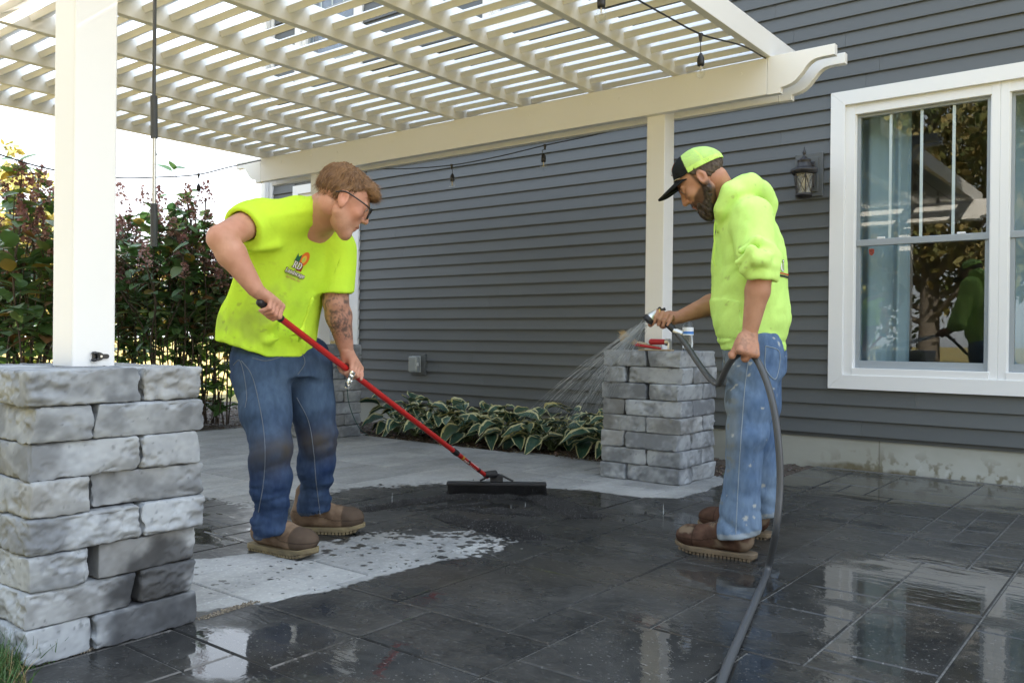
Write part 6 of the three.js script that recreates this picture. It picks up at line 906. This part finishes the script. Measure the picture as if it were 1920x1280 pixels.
// ---------------------------------------------------------------- hostas
{
  const leafT = (() => { const c = document.createElement('canvas'); c.width = c.height = 256; const x = c.getContext('2d'), d = x.createImageData(256, 256), r = RNG(5);
    for (let j = 0; j < 256; j++) for (let i = 0; i < 256; i++) { const u = (i + 0.5) / 256 * 2 - 1, v = (j + 0.5) / 256, e = 1 - Math.abs(u), s = 0.27 + 0.15 * fbm(v * 9, u > 0 ? 3 : 8, 1, 4) + 0.16 * sstep(0.75, 1, v) + 0.05 * fbm(v * 40, u * 6, 3, 2); let m = sstep(s - 0.06, s + 0.03, e); const vein = Math.abs(((Math.abs(u) * 6 + v * 0.8) % 1) - 0.5), k = 1 + 0.25 * (vein - 0.25);
      let col = mix3([0.52, 0.50, 0.27], [0.036 * k, 0.088 * k, 0.058 * k], m); col = mix3(col, [0.10 * k, 0.16 * k, 0.10 * k], 0.35 * sstep(0.1, 0.4, fbm(u * 4 + 9, v * 7, 5, 3)) * m); const br = sstep(0.28, 0.5, fbm(u * 5, v * 8, 12, 4)) * (1 - m * 0.8); col = mix3(col, [0.26, 0.16, 0.07], br * 0.8);
      const o = (j * 256 + i) * 4; for (let q = 0; q < 3; q++) d.data[o + q] = toS(col[q]) * 255; d.data[o + 3] = 255; }
    x.putImageData(d, 0, 0); const t = new THREE.CanvasTexture(c); t.flipY = false; t.colorSpace = THREE.SRGBColorSpace; return t; })();
  const lm = phys([1, 1, 1], 0.42, { map: leafT, side: THREE.DoubleSide, specularIntensity: 0.6 }), lm2 = phys([0.8, 0.72, 0.5], 0.55, { map: leafT, side: THREE.DoubleSide });
  const geo = (seed) => { const r = RNG(seed), g = new THREE.PlaneGeometry(2, 1, 8, 10), p = g.attributes.position, uv = g.attributes.uv, cup = 0.12 + 0.16 * r(), bend = 0.55 + 0.7 * r(), tw = (r() - 0.5) * 0.7, wid = 0.34 + 0.07 * r();
    for (let i = 0; i < p.count; i++) { const u = p.getX(i), v = p.getY(i) + 0.5, w = wid * Math.pow(Math.sin(Math.PI * Math.pow(clamp(v * 0.97 + 0.015), 0.62)), 0.8), heart = v < 0.12 ? -0.10 * Math.abs(u) * (1 - v / 0.12) : 0, x = u * w, z = v + heart, y = cup * Math.pow(Math.abs(u), 1.6) * w * 2.2 - bend * 0.42 * z * z + 0.035 * Math.sin(v * 14 + seed) * u * u + 0.012 * vn(u * 3, v * 6, seed);
      p.setXYZ(i, x * Math.cos(tw * v) - y * Math.sin(tw * v), y * Math.cos(tw * v) + x * Math.sin(tw * v), z); uv.setXY(i, (u + 1) / 2, v); } g.computeVertexNormals(); return g; };
  const geos = [...Array(8)].map((_, i) => geo(i * 7 + 3)), r = RNG(77), group = 'hostas along the foot of the wall';
  const spots = []; for (let k = 0; k < 17; k++) spots.push([-5.42 + k * 0.146 + (r() - 0.5) * 0.08, -5.62 + (k % 2) * 0.24 + (r() - 0.5) * 0.1]); spots.push([-3.08, -5.3], [-2.98, -5.62], [-5.62, -5.5]);
  const place = ['nearest the far pillar', 'near the far pillar', 'left of the outlet box', 'below the outlet box', 'right of the outlet box', 'in the left part of the row', 'left of the middle of the row', 'at the middle of the row', 'right of the middle of the row', 'in the right part of the row', 'where the spray falls', 'near the middle pillar', 'beside the middle pillar'];
  const look = ['low hosta with cream-edged leaves', 'hosta with tall curled leaves', 'hosta with browning leaf edges', 'spreading hosta with drooping leaves'];
  spots.forEach(([x, z], k) => {
    const o = thing('hosta', look[k % 4] + ' ' + place[Math.min(12, Math.floor((x + 5.65) / 2.75 * 13))] + (k % 2 ? ', towards the slabs' : ', against the wall'), 'hosta', V(x, 0, z), group), stems = [], n = 13 + (r() * 5 | 0);
    for (let i = 0; i < n; i++) {
      const a = i * 2.4 + r() * 0.8, inner = i / n, up = lerp(0.25, 1.15, inner * (0.6 + 0.4 * r())), L = 0.10 + 0.15 * r() + 0.08 * inner, b = V(x + (r() - 0.5) * 0.06, 0.0, z + (r() - 0.5) * 0.06), e = b.clone().add(V(Math.sin(a) * Math.cos(up) * L, 0.05 + Math.sin(up) * L * 1.05, Math.cos(a) * Math.cos(up) * L)); if (e.z < -5.86) e.z = -5.86;
      stems.push(tube([b, b.clone().lerp(e, 0.5).add(V(0, 0.03, 0)), e], 0.0042, 6, 5));
      const s = (0.14 + 0.09 * r()) * (1 - 0.15 * inner), m = put(o, 'leaf', geos[(r() * 8) | 0], r() < 0.14 ? lm2 : lm, e); m.rotation.set(-(up - 0.45) * 0.9 + (r() - 0.5) * 0.5, a + (r() - 0.5) * 0.7, (r() - 0.5) * 0.7, 'YXZ'); m.scale.setScalar(s);
    }
    part(o, 'stems', stems, std([0.12, 0.16, 0.06], 0.6));
  });
}
// ---------------------------------------------------------------- hydrangea shrubs on the left
{
  const leafG = (() => { const g = new THREE.PlaneGeometry(1, 1, 4, 5), p = g.attributes.position; for (let i = 0; i < p.count; i++) { const u = p.getX(i) * 2, v = p.getY(i) + 0.5, w = 0.34 * Math.pow(Math.sin(Math.PI * Math.pow(clamp(v * 0.96 + 0.02), 0.75)), 0.85); p.setXYZ(i, u * w, 0.10 * u * u * w * 2 - 0.22 * v * v, v); } g.computeVertexNormals(); return g; })();
  const petal = new THREE.CircleGeometry(0.5, 5).rotateX(-1.2);
  const mats = [[0.11, 0.23, 0.06], [0.14, 0.26, 0.07], [0.09, 0.19, 0.06], [0.20, 0.28, 0.075], [0.46, 0.33, 0.06], [0.32, 0.16, 0.06]].map((c) => phys(c, 0.5, { side: THREE.DoubleSide, transmission: 0.5, thickness: 0 })), pickM = (t) => mats[t < 0.3 ? 0 : t < 0.55 ? 1 : t < 0.75 ? 2 : t < 0.9 ? 3 : t < 0.96 ? 4 : 5], stemM = std([0.085, 0.062, 0.048], 0.85);
  function shrub(p0, h, spread, seed, label, nStem, nLeaf, ls, leafMin = 0.12) {
    const o = thing('hydrangea_shrub', label, 'shrub', p0, 'hydrangea shrubs left of the patio'), r = RNG(seed), stems = [], tips = [], nodes = [];
    for (let k = 0; k < nStem; k++) {
      const a = r() * 6.283, R = spread * Math.pow(r(), 0.6), H = h * (0.62 + 0.40 * r()) * (1 - 0.12 * R / spread), b = p0.clone().add(V(Math.cos(a) * 0.22 * r(), 0, Math.sin(a) * 0.22 * r())), e = p0.clone().add(V(Math.cos(a) * R, H, Math.sin(a) * R)), m1 = b.clone().lerp(e, 0.35).add(V((r() - 0.5) * 0.2, 0.10 * h, (r() - 0.5) * 0.2)), m2 = b.clone().lerp(e, 0.7).add(V((r() - 0.5) * 0.22, 0.06 * h, (r() - 0.5) * 0.22)), cv = new THREE.CatmullRomCurve3([b, m1, m2, e]);
      stems.push(new THREE.TubeGeometry(cv, 14, 0.0075 * (0.7 + 0.5 * r()), 5)); tips.push(e);
      for (let i = 1; i < 12; i++) nodes.push(cv.getPoint(i / 12));
      for (let j = 0; j < 4; j++) { const t = 0.25 + 0.7 * r(), q = cv.getPoint(t), L = 0.2 + 0.35 * r(), d = V(r() - 0.5, 0.35 + 0.6 * r(), r() - 0.5).normalize().multiplyScalar(L), f = q.clone().add(d); stems.push(tube([q, q.clone().addScaledVector(d, 0.5).add(V((r() - 0.5) * 0.05, 0, (r() - 0.5) * 0.05)), f], 0.0034, 6, 4)); nodes.push(q.clone().addScaledVector(d, 0.5), f); if (r() < 0.28 && f.y > h * 0.62) tips.push(f); }
    }
    part(o, 'stems', stems, stemM);
    const N = nLeaf, B = 160, ims = mats.map((mt) => shadow(new THREE.InstancedMesh(leafG, mt, N))), cnt = mats.map(() => 0), M4 = new THREE.Matrix4(), q = new THREE.Quaternion(), list = [];
    for (let k = 0; k < N; k++) { const n = nodes[(r() * nodes.length) | 0]; if (n.y < h * leafMin && r() < 0.8) continue; list.push([n.clone().add(V((r() - 0.5) * 0.05, (r() - 0.5) * 0.05, (r() - 0.5) * 0.05)), new THREE.Euler((r() - 0.6) * 1.3, r() * 6.283, (r() - 0.5) * 1.0, 'YXZ'), ls * (0.6 + 0.75 * r()), r()]); }
    list.sort((a, b) => b[2] / b[0].length() - a[2] / a[0].length());
    list.forEach(([p, e, s, t], k) => { if (k < B) { const m = put(o, 'leaf', leafG, pickM(t), p); m.rotation.copy(e); m.scale.setScalar(s); } else { const i = mats.indexOf(pickM(t)); M4.compose(p.clone().sub(p0), q.setFromEuler(e), V(s, s, s)); ims[i].setMatrixAt(cnt[i]++, M4); } });
    ims.forEach((im, i) => { if (!cnt[i]) return; im.count = cnt[i]; im.name = 'foliage'; im.userData.kind = 'stuff'; o.add(im); });
    const F = 70, im = shadow(new THREE.InstancedMesh(petal, phys([1, 1, 1], 0.8, { side: THREE.DoubleSide, transmission: 0.25, thickness: 0 }), tips.length * F)), col = new THREE.Color(); let n = 0;
    for (const t of tips) { const pl = 0.13 + 0.10 * r(), A = r(); for (let k = 0; k < F; k++) { const u = r(), rad = pl * 0.48 * Math.sqrt(r()) * (1 - 0.75 * u), a = r() * 6.283, s = 0.020 + 0.014 * r(); M4.compose(V(t.x - p0.x + Math.cos(a) * rad, t.y - p0.y - 0.05 + u * pl, t.z - p0.z + Math.sin(a) * rad), q.setFromEuler(new THREE.Euler(r() * 6, r() * 6, r() * 6)), V(s, s, s)); im.setMatrixAt(n, M4); const w = 0.65 + 0.6 * r(), c = mix3([0.34, 0.17, 0.15], A < 0.5 ? [0.48, 0.30, 0.25] : [0.30, 0.14, 0.13], r()); col.setRGB(c[0] * w, c[1] * w, c[2] * w); im.setColorAt(n++, col); } }
    im.name = 'dried_flowers'; im.userData.kind = 'stuff'; o.add(im);
  }
  const g = (px, d) => { const p = at(px, 700, d); return V(p.x, 0, p.z); };
  shrub(g(395, 8.3), 2.05, 0.42, 11, 'leafy hydrangea behind the back of the bending man', 20, 1000, 0.11, 0.03);
  shrub(g(320, 8.0), 2.25, 0.62, 12, 'tall hydrangea with dried pink flower heads behind the hanging rod', 26, 1250, 0.12, 0.03);
  shrub(g(228, 8.4), 2.05, 0.5, 13, 'hydrangea just right of the near white post', 22, 1050, 0.12, 0.03);
  shrub(g(52, 6.4), 2.05, 0.55, 14, 'hydrangea with large leaves left of the near white post', 24, 950, 0.135, 0.02);
  shrub(g(-60, 6.9), 2.15, 0.5, 15, 'hydrangea cut off by the left edge of the picture', 20, 900, 0.135, 0.02);
}
// ---------------------------------------------------------------- grass by the near pillar
{
  const c = onFloor(-10, 1262), o = structure('grass_verge'), r = RNG(44), bl = (() => { const g = new THREE.PlaneGeometry(0.0042, 1, 1, 5).translate(0, 0.5, 0), p = g.attributes.position; for (let i = 0; i < p.count; i++) { const y = p.getY(i); p.setX(i, p.getX(i) * (1 - y * 0.9)); p.setZ(i, 0.35 * y * y); } g.computeVertexNormals(); return g; })(), N = 1500, im = shadow(new THREE.InstancedMesh(bl, phys([1, 1, 1], 0.6, { side: THREE.DoubleSide, transmission: 0.3, thickness: 0 }), N)), m = new THREE.Matrix4(), q = new THREE.Quaternion(), k2 = new THREE.Color();
  let n = 0; for (let k = 0; k < N; k++) { const a = r() * 6.283, R = 0.17 * Math.sqrt(r()), x = c.x - 0.03 + Math.cos(a) * R * 1.1 + 0.0, z = c.z + 0.02 + Math.sin(a) * R; if (x > -2.318 && z < -0.93) continue; const h = 0.045 + 0.085 * r() * (1 - R / 0.25); q.setFromEuler(new THREE.Euler((r() - 0.5) * 1.2, r() * 6.283, (r() - 0.5) * 0.6)); m.compose(V(x, -0.005, z), q, V(1, h, h)); im.setMatrixAt(n, m); const t = r(), w = 0.6 + 0.7 * r(); t < 0.2 ? k2.setRGB(0.28 * w, 0.22 * w, 0.10 * w) : k2.setRGB(0.06 * w, 0.14 * w, 0.03 * w); im.setColorAt(n++, k2); }
  im.count = n; im.name = 'grass_blades'; im.userData.kind = 'stuff'; o.add(im);
  const gr = shadow(new THREE.InstancedMesh(new THREE.IcosahedronGeometry(1, 0), std([1, 1, 1], 0.85), 900)), P0 = onFloor(75, 1243), P1 = onFloor(205, 1206), P2 = onFloor(376, 1160), P3 = onFloor(478, 1128);
  for (let k = 0; k < 900; k++) { const t = r(), a = t < 0.55 ? P0.clone().lerp(P1, t / 0.55) : P2.clone().lerp(P3, (t - 0.55) / 0.45), s = 0.0012 + 0.0028 * r() * r(); m.compose(V(a.x + (r() - 0.5) * 0.03, s * 0.5, a.z + (r() - 0.5) * 0.03), q.setFromEuler(new THREE.Euler(r() * 6, r() * 6, 0)), V(s, s, s)); gr.setMatrixAt(k, m); const w = 0.5 + r(); k2.setRGB(0.2 * w, 0.17 * w, 0.13 * w); gr.setColorAt(k, k2); } gr.name = 'grit'; gr.userData.kind = 'stuff'; o.add(gr);
}
// ---------------------------------------------------------------- trees beyond the frame (seen mirrored in the windows) and far off on the left
const leafCard = (() => { // one bent leaf
  const g = new THREE.PlaneGeometry(0.6, 1, 2, 3), p = g.attributes.position; for (let i = 0; i < p.count; i++) { const y = p.getY(i) + 0.5, w = Math.sin(Math.PI * clamp(0.08 + y * 0.92)) * 0.9 + 0.05; p.setXYZ(i, p.getX(i) * w, y, 0.12 * Math.abs(p.getX(i)) + 0.15 * y * y); } g.computeVertexNormals(); return g;
})();
const leafM = (c, t = 0.35) => phys(c, 0.75, { side: THREE.DoubleSide, transmission: t, thickness: 0 });
function tree(x, z, h, rad, seed, cols, leaves, size, label, group, lowest = 0.3) {
  const o = thing('tree', label, 'tree', V(x, -0.12, z), group), r = RNG(seed), limbs = [];
  const trunk = [cyl(V(x, -0.2, z), V(x + 0.2 * (r() - 0.5), h * 0.45, z), h * 0.028, h * 0.018, 9)];
  trunk.push(cyl(V(x, h * 0.44, z), V(x + 0.3 * (r() - 0.5), h * 0.9, z), h * 0.018, h * 0.004, 8));
  for (let k = 0; k < 16; k++) { const a = r() * 6.28, y = h * (lowest + 0.5 * r()), L = rad * (0.5 + 0.4 * r()), e = V(x + Math.cos(a) * L, y + L * (0.3 + 0.5 * r()), z + Math.sin(a) * L); trunk.push(cyl(V(x, y, z), e, h * 0.009, h * 0.002, 6)); limbs.push(e); }
  limbs.push(V(x, h * 0.9, z), V(x, h * 0.75, z));
  part(o, 'trunk', trunk, std([0.11, 0.095, 0.08], 0.9));
  const clumps = []; for (let k = 0; k < 70; k++) { const e = limbs[(r() * limbs.length) | 0]; clumps.push([e.x + (r() - 0.5) * rad * 0.9, e.y + (r() - 0.5) * h * 0.22, e.z + (r() - 0.5) * rad * 0.9, rad * (0.16 + 0.2 * r())]); }
  const im = shadow(new THREE.InstancedMesh(leafCard, leafM([1, 1, 1]), leaves)), m = new THREE.Matrix4(), q = new THREE.Quaternion(), col = new THREE.Color();
  for (let k = 0; k < leaves; k++) {
    const c = clumps[(r() * clumps.length) | 0], d = V(r() - 0.5, r() - 0.5, r() - 0.5).normalize().multiplyScalar(c[3] * Math.pow(r(), 0.45)), s = size * (0.6 + 0.8 * r());
    q.setFromEuler(new THREE.Euler(r() * 6.28, r() * 6.28, r() * 6.28)); m.compose(V(c[0] + d.x - x, c[1] + d.y * 0.8 + 0.12, c[2] + d.z - z), q, V(s, s, s)); im.setMatrixAt(k, m);
    const A = cols[(r() * cols.length) | 0], w = 0.8 + 0.4 * r(); col.setRGB(A[0] * w, A[1] * w, A[2] * w); im.setColorAt(k, col);
  }
  im.name = 'crown'; im.userData.kind = 'stuff'; o.add(im); return o;
}
const GREEN = [[0.10, 0.14, 0.03], [0.13, 0.16, 0.035], [0.08, 0.11, 0.025], [0.20, 0.17, 0.045]], WARM = [[0.22, 0.20, 0.06], [0.16, 0.17, 0.045], [0.28, 0.22, 0.07]], YELL = [[0.34, 0.28, 0.06], [0.40, 0.34, 0.09], [0.26, 0.27, 0.07]];
{
  const g1 = 'trees behind the camera that the windows mirror'; const r = RNG(9);
  const spots = []; for (let k = 0; k < 15; k++) spots.push([-30 + k * 4 + (r() - 0.5) * 1.5, 16.5 + (k % 2) * 3.6 + r()]);
  const kinds = ['green tree with drooping boughs', 'green and golden autumn tree', 'tall dark green tree', 'broad olive green tree', 'slender yellowing tree'], where = ['farthest left', 'left of the middle', 'right of the middle'];
  spots.forEach(([x, z], k) => tree(x, z, 10.5 + 3 * r(), 4.4 + r(), 200 + k, k % 3 === 1 ? GREEN.concat(YELL) : k % 3 ? GREEN : WARM, 13000, 0.26, kinds[k % 5] + ' beyond the lawn, ' + where[k / 5 | 0] + ' of its kind', g1, 0.1));
  const far = [[15, 40, 9.8, 'tall pale yellow tree against the sky at the far left'], [92, 42, 8.6, 'pale yellow tree just left of the near white post'], [-60, 44, 9, 'yellow tree beyond the left edge of the picture'], [245, 52, 5.2, 'low sunlit tree behind the hydrangea beside the post'], [330, 55, 5.4, 'low sunlit tree behind the tall hydrangea'], [410, 50, 4.8, 'low sunlit tree behind the bending man'], [160, 52, 5.5, 'low sunlit tree hidden behind the near white post']];
  far.forEach(([px, d, h, label], k) => { const p = at(px, 640, d); tree(p.x, p.z, h, h * 0.26, 300 + k, YELL, 2600, 0.32, label, 'sunlit trees far off on the left', 0.15); });
}
renderer.render(scene, camera);
